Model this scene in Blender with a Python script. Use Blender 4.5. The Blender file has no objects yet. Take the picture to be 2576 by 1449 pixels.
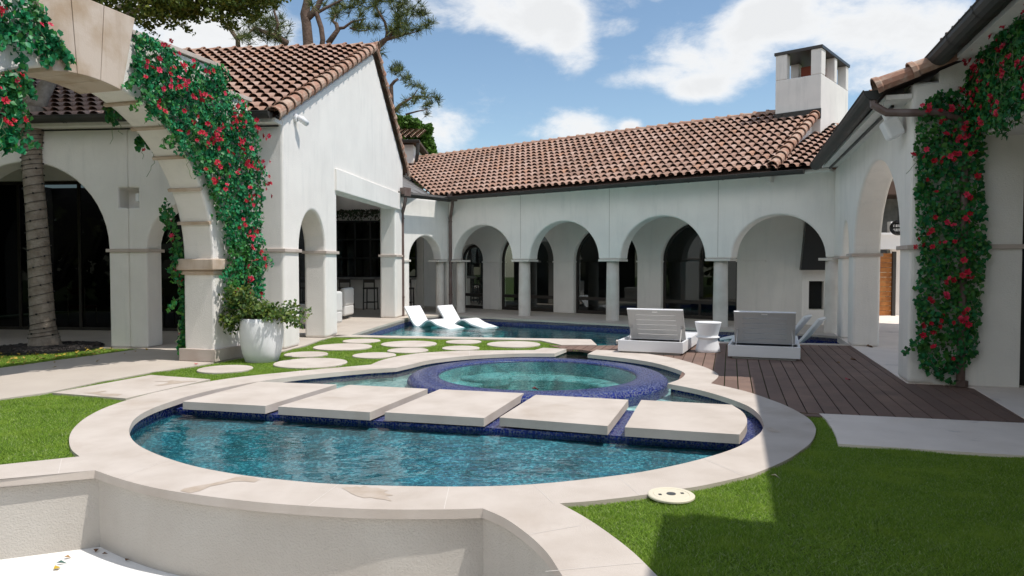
import bpy, math, random
import numpy as np
from mathutils import Vector, Matrix
from mathutils.geometry import tessellate_polygon
rng = np.random.default_rng(7); random.seed(7)
R = math.radians
C = bpy.context.scene.collection
sc = bpy.context.scene

# ------------------------------------------------------------------ camera, world, sun, exposure
CAM_H, FPX, W0, H0, PITCH = 1.5, 1800.0, 2576.0, 1449.0, R(1.8297)
cam_d = bpy.data.cameras.new('camera'); cam = bpy.data.objects.new('camera', cam_d); C.objects.link(cam)
cam.location = (0, 0, CAM_H); cam.rotation_euler = (R(90) - PITCH, 0, 0)
cam_d.sensor_width = 36; cam_d.lens = FPX / W0 * 36; cam_d.clip_start = 0.05; cam_d.clip_end = 3000
sc.camera = cam
SUN = Vector((0.456, -0.178, 1.0)).normalized()
SUN_EL = math.asin(SUN.z); SUN_AZ = math.atan2(SUN.x, SUN.y)
sd = bpy.data.lights.new('sun', 'SUN'); sd.energy = 3.05; sd.angle = R(0.6); sd.color = (1.0, 0.955, 0.89)
so = bpy.data.objects.new('sun', sd); C.objects.link(so); so.rotation_euler = SUN.to_track_quat('Z', 'Y').to_euler()
sc.view_settings.view_transform = 'Standard'; sc.view_settings.look = 'None'
sc.view_settings.exposure = 0.43; sc.view_settings.gamma = 1.0
sc.cycles.max_bounces = 10; sc.cycles.transparent_max_bounces = 12; sc.cycles.use_denoising = True
sc.cycles.sample_clamp_indirect = 6.0

wd = bpy.data.worlds.new('World'); sc.world = wd; wd.use_nodes = True
def world_sky():
    nt = wd.node_tree; N = nt.nodes; L = nt.links; N.clear()
    out = N.new('ShaderNodeOutputWorld'); bg = N.new('ShaderNodeBackground'); L.new(bg.outputs[0], out.inputs[0])
    sky = N.new('ShaderNodeTexSky'); sky.sky_type = 'NISHITA'; sky.sun_disc = False
    sky.sun_elevation = SUN_EL; sky.sun_rotation = SUN_AZ; sky.air_density = 1.0; sky.dust_density = 0.6; sky.ozone_density = 1.3
    bg.inputs['Strength'].default_value = 0.15
    tc = N.new('ShaderNodeTexCoord'); D = tc.outputs['Generated']
    def math_(op, a, b=None, clamp=False):
        m = N.new('ShaderNodeMath'); m.operation = op; m.use_clamp = clamp
        for i, v in enumerate((a, b)):
            if v is None: continue
            if isinstance(v, (int, float)): m.inputs[i].default_value = v
            else: L.new(v, m.inputs[i])
        return m.outputs[0]
    # cloud banks: each a soft ellipse of directions (unit vector, size across, size upward), broken up by noise
    tot = None
    for (x, z, wx, wz, amp, *yy) in CLOUDS:
        c = Vector((x, yy[0] if yy else 1.0, z)).normalized()
        side = Vector((c.y, -c.x, 0)).normalized(); up = side.cross(c).normalized()
        def dot(v):
            d = N.new('ShaderNodeVectorMath'); d.operation = 'DOT_PRODUCT'; L.new(D, d.inputs[0]); d.inputs[1].default_value = v; return d.outputs['Value']
        a = math_('DIVIDE', dot(side), wx); b = math_('DIVIDE', dot(up), wz)
        r2 = math_('ADD', math_('MULTIPLY', a, a), math_('MULTIPLY', b, b))
        g = math_('MULTIPLY', math_('EXPONENT', math_('MULTIPLY', math_('POWER', r2, 1.5), -1.0)), amp)
        g = math_('MULTIPLY', g, math_('GREATER_THAN', dot(c), 0.2))
        tot = g if tot is None else math_('ADD', tot, g)
    mp = N.new('ShaderNodeMapping'); mp.inputs['Scale'].default_value = (1, 1, 1.9); L.new(D, mp.inputs[0])
    nz = N.new('ShaderNodeTexNoise'); nz.inputs['Scale'].default_value = 13.0; nz.inputs['Detail'].default_value = 9; nz.inputs['Roughness'].default_value = 0.64; nz.inputs['Distortion'].default_value = 0.25
    L.new(mp.outputs[0], nz.inputs['Vector'])
    nz2 = N.new('ShaderNodeTexNoise'); nz2.inputs['Scale'].default_value = 4.0; nz2.inputs['Detail'].default_value = 8; nz2.inputs['Roughness'].default_value = 0.6
    L.new(mp.outputs[0], nz2.inputs['Vector'])
    dens = math_('ADD', tot, math_('MULTIPLY', math_('SUBTRACT', nz.outputs[0], 0.52), 2.1))
    dens = math_('ADD', dens, math_('MULTIPLY', math_('SUBTRACT', nz2.outputs[0], 0.54), 0.9))
    mr = N.new('ShaderNodeMapRange'); mr.interpolation_type = 'SMOOTHSTEP'; L.new(dens, mr.inputs[0])
    mr.inputs[1].default_value = 0.10; mr.inputs[2].default_value = 1.12; mr.inputs[3].default_value = 0.0; mr.inputs[4].default_value = 0.97
    # clouds: bright tops, a little greyer where thick
    cr = N.new('ShaderNodeMapRange'); L.new(dens, cr.inputs[0]); cr.inputs[1].default_value = 0.75; cr.inputs[2].default_value = 1.45; cr.inputs[3].default_value = 1.02; cr.inputs[4].default_value = 0.90
    cc = N.new('ShaderNodeVectorMath'); cc.operation = 'SCALE'; cc.inputs[0].default_value = CLOUD_COL; 
    sy = N.new('ShaderNodeSeparateXYZ'); L.new(D, sy.inputs[0])      # clouds behind the camera, out of view, are brightened as added fill
    by = N.new('ShaderNodeMapRange'); L.new(sy.outputs[1], by.inputs[0]); by.inputs[1].default_value = 0.35; by.inputs[2].default_value = -0.25; by.inputs[3].default_value = 1.0; by.inputs[4].default_value = 1.65
    L.new(math_('MULTIPLY', cr.outputs[0], by.outputs[0]), cc.inputs['Scale'])
    mx = N.new('ShaderNodeMix'); mx.data_type = 'RGBA'; L.new(mr.outputs[0], mx.inputs['Factor'])
    gm = N.new('ShaderNodeMix'); gm.data_type = 'RGBA'; gm.blend_type = 'MULTIPLY'; gm.inputs['Factor'].default_value = 1.0
    L.new(sky.outputs[0], gm.inputs[6]); gm.inputs[7].default_value = SKY_TINT
    L.new(gm.outputs[2], mx.inputs[6]); L.new(cc.outputs[0], mx.inputs[7])
    L.new(mx.outputs[2], bg.inputs['Color'])
CLOUD_COL = (4.7, 4.75, 4.8)
SKY_TINT = (0.72, 0.755, 0.735, 1)
# (x/y, z/y, half width, half height, amount)
CLOUDS = [(0.003, 0.362, 0.125, 0.040, 1.1), (0.055, 0.325, 0.055, 0.030, 0.9), (0.088, 0.297, 0.034, 0.036, 0.85), (0.150, 0.327, 0.026, 0.014, 0.75), (0.277, 0.276, 0.080, 0.040, 1.1), (0.165, 0.256, 0.052, 0.014, 0.75), (0.255, 0.242, 0.05, 0.014, 0.6),
          (0.082, 0.188, 0.062, 0.022, 1.05), (0.165, 0.190, 0.016, 0.011, 0.8), (0.345, 0.348, 0.055, 0.030, 0.95), (0.445, 0.350, 0.12, 0.036, 1.05), (0.565, 0.312, 0.11, 0.038, 1.0), (0.50, 0.255, 0.05, 0.016, 0.6),
          (-0.108, 0.185, 0.045, 0.034, 1.0), (-0.47, 0.34, 0.15, 0.06, 1.2), (0.225, 0.378, 0.04, 0.010, 0.6),
          (0.2, 0.9, 0.5, 0.25, 0.7), (-0.6, 0.8, 0.4, 0.25, 0.9, -1.0), (0.8, 0.5, 0.5, 0.25, 0.9, -1.0), (0.0, 0.45, 0.5, 0.2, 1.0, -1.0), (-1.0, 0.6, 0.5, 0.3, 0.9, 0.1), (-1.0, 0.35, 0.3, 0.2, 1.0, -0.5), (0.0, 1.0, 0.4, 0.3, 0.7, -0.3)]  # this row: banks out of view, added for neutral fill light
world_sky()

# ------------------------------------------------------------------ helpers
def gp(px, py, z=0.0):
    "point of the level plane z that a pixel of the 2576 wide photograph shows"
    x = (px - W0 / 2) / FPX; y = (H0 / 2 - py) / FPX
    d = (x, math.cos(PITCH) + y * math.sin(PITCH), -math.sin(PITCH) + y * math.cos(PITCH))
    t = (z - CAM_H) / d[2]
    return (d[0] * t, d[1] * t)
def at(px, py, Y):
    x = (px - W0 / 2) / FPX; y = (H0 / 2 - py) / FPX
    d = (x, math.cos(PITCH) + y * math.sin(PITCH), -math.sin(PITCH) + y * math.cos(PITCH))
    t = Y / d[1]
    return Vector((d[0] * t, Y, CAM_H + d[2] * t))
def V2(p): return Vector((p[0], p[1]))

class MB:
    def __init__(s): s.v = []; s.f = []; s.m = []
    def add(s, vs, fs, mi=0):
        b = len(s.v); s.v += [tuple(v) for v in vs]; s.f += [tuple(b + i for i in f) for f in fs]; s.m += [mi] * len(fs)
    def box(s, c, size, ax=None, mi=0):
        "box at centre c, size along axes ax (3 unit vectors)"
        ax = ax or (Vector((1, 0, 0)), Vector((0, 1, 0)), Vector((0, 0, 1))); c = Vector(c)
        vs = [c + ax[0] * (i * size[0] / 2) + ax[1] * (j * size[1] / 2) + ax[2] * (k * size[2] / 2) for i in (-1, 1) for j in (-1, 1) for k in (-1, 1)]
        s.add(vs, [(0, 1, 3, 2), (4, 6, 7, 5), (0, 4, 5, 1), (2, 3, 7, 6), (0, 2, 6, 4), (1, 5, 7, 3)], mi)
    def prism(s, poly, vec, mi=0, cap0=True, cap1=True):
        "closed 3D polygon swept along vec"
        n = len(poly); vec = Vector(vec); a = [Vector(p) for p in poly]; vs = a + [p + vec for p in a]
        fs = [(i, (i + 1) % n, n + (i + 1) % n, n + i) for i in range(n)]
        if cap0: fs.append(tuple(range(n - 1, -1, -1)))
        if cap1: fs.append(tuple(range(n, 2 * n)))
        s.add(vs, fs, mi)
    def flat(s, poly2, z, mi=0, holes=()):
        pls = [[Vector((p[0], p[1], 0)) for p in poly2]] + [[Vector((p[0], p[1], 0)) for p in h] for h in holes]
        tri = tessellate_polygon(pls); vs = [Vector((p.x, p.y, z)) for pl in pls for p in pl]
        out = []
        for t in tri:
            a, b, c = (vs[i] for i in t)
            out.append(t if (b - a).cross(c - a).z > 0 else (t[0], t[2], t[1]))
        s.add(vs, out, mi)
    def slab(s, poly2, z0, z1, mi=0, holes=()):
        s.flat(poly2, z1, mi, holes)
        for pl in [poly2] + list(holes):
            n = len(pl); vs = [(p[0], p[1], z) for z in (z0, z1) for p in pl]
            s.add(vs, [(i, (i + 1) % n, n + (i + 1) % n, n + i) for i in range(n)], mi)
        b = len(s.v); s.flat(poly2, z0, mi, holes)
    def tube(s, path, rad, seg=8, mi=0, cap=True):
        path = [Vector(p) for p in path]; n = len(path)
        rad = rad if isinstance(rad, (list, tuple)) else [rad] * n
        vs = []; prev = None
        for i, p in enumerate(path):
            d = (path[min(i + 1, n - 1)] - path[max(i - 1, 0)]).normalized()
            if prev is None: a = d.cross(Vector((0, 0, 1)) if abs(d.z) < 0.95 else Vector((1, 0, 0))).normalized()
            else: a = (prev - d * prev.dot(d)).normalized()
            prev = a; b = d.cross(a)
            vs += [p + (a * math.cos(2 * math.pi * k / seg) + b * math.sin(2 * math.pi * k / seg)) * rad[i] for k in range(seg)]
        fs = [(i * seg + k, i * seg + (k + 1) % seg, (i + 1) * seg + (k + 1) % seg, (i + 1) * seg + k) for i in range(n - 1) for k in range(seg)]
        if cap: fs += [tuple(range(seg - 1, -1, -1)), tuple((n - 1) * seg + k for k in range(seg))]
        s.add(vs, fs, mi)
    def lathe(s, prof, c=(0, 0, 0), seg=40, mi=0, mis=None, a0=0.0):
        n = len(prof); vs = [(c[0] + r * math.cos(2 * math.pi * k / seg + a0), c[1] + r * math.sin(2 * math.pi * k / seg + a0), c[2] + z) for r, z in prof for k in range(seg)]
        b = len(s.v); s.v += vs
        for i in range(n - 1):
            for k in range(seg):
                s.f.append((b + i * seg + k, b + i * seg + (k + 1) % seg, b + (i + 1) * seg + (k + 1) % seg, b + (i + 1) * seg + k)); s.m.append(mis[i] if mis else mi)
    def build(s, name, mats, parent=None, smooth=False, bevel=0, bseg=2, auto=None):
        me = bpy.data.meshes.new(name); me.from_pydata(s.v, [], s.f)
        mats = mats if isinstance(mats, (list, tuple)) else [mats]
        for m in mats: me.materials.append(m)
        if len(mats) > 1: me.polygons.foreach_set('material_index', s.m)
        if smooth: me.polygons.foreach_set('use_smooth', [True] * len(me.polygons))
        me.update()
        return link(name, me, parent, bevel, bseg, auto)
def link(name, me, parent=None, bevel=0, bseg=2, auto=None):
    o = bpy.data.objects.new(name, me); C.objects.link(o)
    if parent is not None:
        o.parent = parent
        M = Matrix.Translation(parent.location) @ parent.rotation_euler.to_matrix().to_4x4()
        if parent.parent is not None and parent.type == 'EMPTY': M = Matrix.Translation(parent.parent.location) @ M
        if parent.type == 'MESH': M = Matrix.Identity(4)
        o.matrix_parent_inverse = M.inverted()
    if bevel:
        b = o.modifiers.new('bevel', 'BEVEL'); b.width = bevel; b.segments = bseg; b.limit_method = 'ANGLE'; b.angle_limit = R(48)
    return o
def local(name, mb, mats, parent, **k):
    "part whose mesh is in the parent's own coordinates"
    o = mb.build(name, mats, None, **k); o.parent = parent; return o
def tris(name, v, f, mat, parent=None, smooth=False):
    me = bpy.data.meshes.new(name); nv, nf = len(v), len(f)
    me.vertices.add(nv); me.vertices.foreach_set('co', np.asarray(v, np.float32).ravel())
    me.loops.add(nf * 3); me.loops.foreach_set('vertex_index', np.asarray(f, np.int32).ravel())
    me.polygons.add(nf); me.polygons.foreach_set('loop_start', np.arange(0, nf * 3, 3, dtype=np.int32))
    me.polygons.foreach_set('loop_total', np.full(nf, 3, np.int32))
    if smooth: me.polygons.foreach_set('use_smooth', np.ones(nf, bool))
    me.materials.append(mat); me.update(); me.validate()
    return link(name, me, parent)
def thing(name, label, cat, loc=(0, 0, 0), rz=0.0, group=None):
    o = bpy.data.objects.new(name, None); C.objects.link(o); o.location = loc; o.rotation_euler = (0, 0, rz); o.empty_display_size = 0.2
    o['label'] = label; o['category'] = cat
    if group: o['group'] = group
    return o
def tag(o, label, cat, group=None):
    o['label'] = label; o['category'] = cat
    if group: o['group'] = group
    return o
def struct(o, label=None, cat=None, kind='structure'):
    o['kind'] = kind
    if label: o['label'] = label
    if cat: o['category'] = cat
    return o
def copy_tree(o, parent=None):
    c = o.copy(); C.objects.link(c); c.parent = parent
    for ch in [x for x in C.objects if x.parent == o]: copy_tree(ch, c)
    return c
def smooth_path(pts, n=6, closed=False):
    "Catmull-Rom through 2D points"
    P = [Vector((p[0], p[1])) for p in pts]; out = []; m = len(P)
    for i in range(m if closed else m - 1):
        p1, p2 = P[i], P[(i + 1) % m]
        p0 = P[i - 1] if (closed or i > 0) else p1 * 2 - p2
        p3 = P[(i + 2) % m] if (closed or i < m - 2) else p2 * 2 - p1
        for k in range(n):
            t = k / n
            out.append(0.5 * ((2 * p1) + (p2 - p0) * t + (2 * p0 - 5 * p1 + 4 * p2 - p3) * t * t + (3 * p1 - p0 - 3 * p2 + p3) * t ** 3))
    if not closed: out.append(P[-1])
    return out
def clip(poly, o, n, keep=1):
    "part of a 2D polygon where keep*((p-o).n) >= 0"
    out = []; m = len(poly); o = Vector(o); n = Vector(n)
    for i in range(m):
        a, b = Vector(poly[i]), Vector(poly[(i + 1) % m]); da, db = keep * (a - o).dot(n), keep * (b - o).dot(n)
        if da >= 0: out.append(a)
        if (da >= 0) != (db >= 0): out.append(a + (b - a) * (da / (da - db)))
    return out
def arc(c, z0, a, b, n=24, t0=0, t1=180):
    return [(c + a * math.cos(R(t0 + (t1 - t0) * i / n)), z0 + b * math.sin(R(t0 + (t1 - t0) * i / n))) for i in range(n + 1)]

# ------------------------------------------------------------------ materials
def new_mat(name):
    m = bpy.data.materials.new(name); m.use_nodes = True; nt = m.node_tree; nt.nodes.clear()
    out = nt.nodes.new('ShaderNodeOutputMaterial'); return m, nt, nt.nodes, nt.links, out
def pbr(name, col, rough=0.6, col2=None, nscale=3.0, ndetail=6, lo=0.35, hi=0.7, bump=0.0, bscale=60.0, spec=0.3, metal=0.0, streak=None, island=None, objrand=0.0, bdist=0.01, stain=None, transl=0.0):
    m, nt, N, L, out = new_mat(name)
    b = N.new('ShaderNodeBsdfPrincipled'); L.new(b.outputs[0], out.inputs[0])
    b.inputs['Roughness'].default_value = rough; b.inputs['Specular IOR Level'].default_value = spec; b.inputs['Metallic'].default_value = metal
    geo = N.new('ShaderNodeNewGeometry'); pos = geo.outputs['Position']
    cur = None
    def rgb(c):
        n = N.new('ShaderNodeRGB'); n.outputs[0].default_value = (*c, 1); return n.outputs[0]
    def mix(f, a, c2, bt='MIX'):
        x = N.new('ShaderNodeMix'); x.data_type = 'RGBA'; x.blend_type = bt
        if isinstance(f, (int, float)): x.inputs['Factor'].default_value = f
        else: L.new(f, x.inputs['Factor'])
        L.new(a, x.inputs[6]); L.new(c2, x.inputs[7]); return x.outputs[2]
    def noise(scale, detail=5, vec=None, rough_=0.55, dist=0.0):
        n = N.new('ShaderNodeTexNoise'); n.inputs['Scale'].default_value = scale; n.inputs['Detail'].default_value = detail; n.inputs['Roughness'].default_value = rough_; n.inputs['Distortion'].default_value = dist
        L.new(vec if vec is not None else pos, n.inputs['Vector']); return n.outputs[0]
    def rng_(v, a, c2, lo_=0.0, hi_=1.0):
        n = N.new('ShaderNodeMapRange'); L.new(v, n.inputs[0]); n.inputs[1].default_value = a; n.inputs[2].default_value = c2; n.inputs[3].default_value = lo_; n.inputs[4].default_value = hi_; return n.outputs[0]
    cur = rgb(col)
    if island:                                    # list of colours picked per loose piece (tile, leaf, blade)
        r = N.new('ShaderNodeValToRGB'); L.new(geo.outputs['Random Per Island'], r.inputs[0])
        e = r.color_ramp.elements; k = len(island)
        e[0].position = 0; e[0].color = (*island[0], 1); e[1].position = 1; e[1].color = (*island[-1], 1)
        for i in range(1, k - 1): x = e.new(i / (k - 1)); x.color = (*island[i], 1)
        cur = r.outputs[0]
    if col2: cur = mix(rng_(noise(nscale, ndetail), lo, hi), cur, rgb(col2))
    if streak:                                    # (colour, amount): weather streaks running down a wall
        mp = N.new('ShaderNodeMapping'); mp.inputs['Scale'].default_value = (2.3, 2.3, 0.28); L.new(pos, mp.inputs[0])
        cur = mix(rng_(noise(2.2, 7, mp.outputs[0], 0.65), 0.52, 0.78, 0.0, streak[1]), cur, rgb(streak[0]))
    if stain:                                     # (colour, amount, scale, lo, hi): patchy stains
        cur = mix(rng_(noise(stain[2], 8, None, 0.62, 0.6), stain[3], stain[4], 0.0, stain[1]), cur, rgb(stain[0]))
    L.new(cur, b.inputs['Base Color'])
    if transl:                                    # thin leaves let light through
        tl = N.new('ShaderNodeBsdfTranslucent'); L.new(cur, tl.inputs[0]); ms = N.new('ShaderNodeMixShader'); ms.inputs[0].default_value = transl
        L.new(b.outputs[0], ms.inputs[1]); L.new(tl.outputs[0], ms.inputs[2]); L.new(ms.outputs[0], out.inputs[0])
    if bump:
        bp = N.new('ShaderNodeBump'); bp.inputs['Strength'].default_value = bump; bp.inputs['Distance'].default_value = bdist
        L.new(noise(bscale, 6), bp.inputs['Height']); L.new(bp.outputs[0], b.inputs['Normal'])
    return m
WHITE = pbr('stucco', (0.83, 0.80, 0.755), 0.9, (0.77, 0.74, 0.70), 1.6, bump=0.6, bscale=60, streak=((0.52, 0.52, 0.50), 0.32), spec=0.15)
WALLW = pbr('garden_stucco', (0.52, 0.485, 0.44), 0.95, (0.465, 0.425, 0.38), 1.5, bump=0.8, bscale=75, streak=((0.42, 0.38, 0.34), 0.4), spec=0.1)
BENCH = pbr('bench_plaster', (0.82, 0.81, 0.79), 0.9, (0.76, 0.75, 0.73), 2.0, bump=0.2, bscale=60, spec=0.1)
COLST = pbr('column_stone', (0.66, 0.63, 0.58), 0.85, (0.56, 0.52, 0.47), 3.0, bump=0.2, bscale=40, spec=0.15, streak=((0.5, 0.42, 0.34), 0.35))
LIME = pbr('limestone', (0.575, 0.51, 0.455), 0.8, (0.475, 0.41, 0.355), 2.2, lo=0.38, hi=0.75, bump=0.25, bscale=110, stain=((0.42, 0.34, 0.27), 0.5, 1.1, 0.56, 0.70), spec=0.2)
WETST = pbr('wet_stone', (0.44, 0.355, 0.28), 0.55, (0.52, 0.44, 0.37), 9, spec=0.3)
GROUT = pbr('grout', (0.66, 0.61, 0.565), 0.9)
GROUTD = pbr('dark_grout', (0.30, 0.26, 0.23), 0.9)
PAVE = pbr('paving', (0.53, 0.47, 0.41), 0.85, (0.47, 0.41, 0.355), 1.2, bump=0.1, bscale=70, stain=((0.42, 0.35, 0.28), 0.4, 0.9, 0.58, 0.72), spec=0.2)
PAVEC = pbr('concrete_slab', (0.84, 0.745, 0.665), 0.85, (0.76, 0.665, 0.585), 2.4, bump=0.1, bscale=70, stain=((0.35, 0.33, 0.31), 0.45, 2.4, 0.60, 0.70), spec=0.2)
KEYST = pbr('keystone', (0.56, 0.465, 0.385), 0.85, (0.42, 0.31, 0.215), 2.1, lo=0.42, hi=0.68, bump=0.25, bscale=45, streak=((0.34, 0.24, 0.16), 0.5), spec=0.15)
TRIM = pbr('impost_stone', (0.55, 0.48, 0.43), 0.85, (0.46, 0.38, 0.33), 3, bump=0.15, bscale=60, spec=0.15)
TILE = pbr('roof_tile', (0.3, 0.15, 0.1), 0.85, (0.21, 0.135, 0.105), 1.4, lo=0.50, hi=0.80, bump=0.2, bscale=50, spec=0.15,
           island=[(0.36, 0.225, 0.172), (0.395, 0.26, 0.205), (0.33, 0.205, 0.158), (0.42, 0.285, 0.23), (0.355, 0.22, 0.163), (0.44, 0.31, 0.255), (0.34, 0.215, 0.165), (0.41, 0.235, 0.16)])
TILEV = pbr('verge_tile', (0.36, 0.21, 0.15), 0.85, (0.44, 0.33, 0.26), 6, lo=0.45, hi=0.62, bump=0.3, bscale=35, spec=0.15, island=[(0.34, 0.185, 0.13), (0.38, 0.22, 0.16), (0.30, 0.16, 0.11), (0.40, 0.25, 0.18)])
UNDER = pbr('roof_underlay', (0.10, 0.065, 0.05), 0.9)
BRONZE = pbr('bronze_gutter', (0.032, 0.034, 0.032), 0.55, (0.055, 0.047, 0.042), 2.0, spec=0.35)
COPPER = pbr('copper_pipe', (0.10, 0.058, 0.045), 0.5, (0.16, 0.12, 0.11), 4.0, spec=0.5)
COPROOF = pbr('copper_roof', (0.20, 0.19, 0.18), 0.55, (0.12, 0.11, 0.105), 2.0, bump=0.1, bscale=20, spec=0.4)
BLACK = pbr('black_metal', (0.012, 0.012, 0.013), 0.45, spec=0.4)
BRNZF = pbr('dark_frame', (0.022, 0.017, 0.014), 0.4, spec=0.5)
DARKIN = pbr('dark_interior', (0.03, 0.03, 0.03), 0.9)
WHITEP = pbr('white_paint', (0.80, 0.80, 0.81), 0.35, spec=0.45)
SHADEP = pbr('shaded_white', (0.45, 0.43, 0.41), 0.45, spec=0.35)  # white sunbed metal, darkened: the backrest's shade is put into the base colour
WPLAS = pbr('white_resin', (0.83, 0.835, 0.85), 0.4, spec=0.45)
WPOT = pbr('pot_glaze', (0.80, 0.81, 0.82), 0.55, (0.72, 0.73, 0.74), 5, bump=0.25, bscale=30, spec=0.35, bdist=0.006)
BARK = pbr('bark', (0.215, 0.175, 0.14), 0.95, (0.34, 0.295, 0.25), 7, bump=0.8, bscale=30, bdist=0.02, spec=0.1)
PBARK = pbr('pine_bark', (0.17, 0.12, 0.095), 0.95, (0.10, 0.07, 0.055), 6, bump=0.7, bscale=14, bdist=0.05, spec=0.1)
SOIL = pbr('soil', (0.035, 0.03, 0.028), 0.95, (0.08, 0.07, 0.065), 30, bump=1.0, bscale=40, bdist=0.03)
VINE = pbr('vine_leaf', (0.02, 0.2, 0.06), 0.45, (0.07, 0.22, 0.03), 2.6, lo=0.52, hi=0.70, spec=0.35, transl=0.25, island=[(0.006, 0.085, 0.026), (0.010, 0.17, 0.058), (0.016, 0.25, 0.095), (0.008, 0.12, 0.04), (0.05, 0.24, 0.03), (0.012, 0.19, 0.07), (0.03, 0.30, 0.12)])
VINED = pbr('vine_leaf_fresh', (0.02, 0.2, 0.06), 0.45, (0.06, 0.17, 0.025), 2.2, lo=0.52, hi=0.72, spec=0.3, transl=0.25, island=[(0.016, 0.115, 0.028), (0.022, 0.165, 0.042), (0.08, 0.23, 0.032), (0.012, 0.09, 0.034), (0.016, 0.20, 0.075), (0.05, 0.19, 0.028)])
STEM = pbr('vine_stem', (0.16, 0.22, 0.10), 0.7)
PETAL = pbr('petal', (0.62, 0.02, 0.05), 0.5, spec=0.25, island=[(0.36, 0.006, 0.02), (0.48, 0.02, 0.055), (0.42, 0.01, 0.03), (0.54, 0.04, 0.09)])
SHRUB = pbr('shrub_leaf', (0.05, 0.09, 0.015), 0.5, spec=0.3, transl=0.25, island=[(0.05, 0.105, 0.02), (0.085, 0.15, 0.024), (0.16, 0.20, 0.028), (0.055, 0.12, 0.028), (0.04, 0.085, 0.017)])
OAKL = pbr('oak_leaf', (0.05, 0.08, 0.015), 0.55, spec=0.25, transl=0.25, island=[(0.045, 0.085, 0.016), (0.075, 0.115, 0.018), (0.12, 0.155, 0.02), (0.17, 0.18, 0.025), (0.055, 0.095, 0.018)])
GREENL = pbr('broad_leaf', (0.06, 0.14, 0.02), 0.55, spec=0.25, transl=0.3, island=[(0.05, 0.12, 0.015), (0.08, 0.17, 0.02), (0.10, 0.20, 0.03), (0.045, 0.10, 0.016)])
PINEL = pbr('pine_needle', (0.05, 0.08, 0.02), 0.6, spec=0.25, island=[(0.06, 0.09, 0.03), (0.08, 0.115, 0.03), (0.12, 0.145, 0.035), (0.15, 0.155, 0.035), (0.07, 0.11, 0.045)])
IVY = pbr('ivy_leaf', (0.02, 0.05, 0.015), 0.6, island=[(0.015, 0.035, 0.012), (0.025, 0.055, 0.02), (0.06, 0.03, 0.025)])
GRASSB = pbr('turf_base', (0.06, 0.095, 0.016), 0.95, (0.075, 0.11, 0.02), 9)
GRASS = pbr('turf_blade', (0.06, 0.15, 0.015), 0.75, (0.35, 0.48, 0.07), 2.4, lo=0.5, hi=0.8, spec=0.2, transl=0.45, island=[(0.12, 0.22, 0.026), (0.29, 0.45, 0.055), (0.19, 0.33, 0.038), (0.40, 0.55, 0.10), (0.23, 0.39, 0.045), (0.13, 0.24, 0.03), (0.55, 0.62, 0.30)])
YLEAF = pbr('yellow_leaf', (0.45, 0.30, 0.03), 0.7, island=[(0.50, 0.36, 0.04), (0.36, 0.24, 0.05), (0.30, 0.20, 0.06)])
BLEAF = pbr('brown_leaf', (0.16, 0.08, 0.04), 0.8); BLUEG = pbr('blue_green_leaf', (0.06, 0.14, 0.12), 0.6); GOLDL = pbr('gold_leaf', (0.5, 0.34, 0.04), 0.7); TANL = pbr('tan_leaf', (0.33, 0.20, 0.09), 0.8)
REDF = pbr('chair_red', (0.20, 0.012, 0.012), 0.7); CHROME = pbr('chair_metal', (0.45, 0.42, 0.36), 0.3, metal=1.0)
STOOLW = pbr('stool_wood', (0.055, 0.048, 0.042), 0.6); CUSH = pbr('cushion', (0.62, 0.61, 0.59), 0.9); COUNTER = pbr('counter_stone', (0.30, 0.29, 0.275), 0.5, (0.18, 0.17, 0.16), 6)
CREAM = pbr('cream_plastic', (0.70, 0.64, 0.50), 0.6, spec=0.3); DKGREY = pbr('badge_grey', (0.07, 0.075, 0.075), 0.5)
ORANGE = pbr('cedar', (0.42, 0.17, 0.05), 0.8, (0.26, 0.10, 0.03), 8, bump=0.3, bscale=20)
GSTONE = pbr('grey_stone', (0.30, 0.29, 0.28), 0.9, (0.20, 0.195, 0.19), 5, bump=0.6, bscale=12, bdist=0.03)
DECKW = pbr('deck_wood', (0.2, 0.12, 0.1), 0.75, (0.16, 0.105, 0.085), 2.3, bump=0.25, bscale=30, spec=0.25, island=[(0.185, 0.118, 0.092), (0.235, 0.152, 0.118), (0.155, 0.10, 0.08), (0.25, 0.165, 0.128), (0.20, 0.128, 0.10), (0.17, 0.115, 0.095)])
RED2 = pbr('flue_clay', (0.24, 0.06, 0.035), 0.85)

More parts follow.
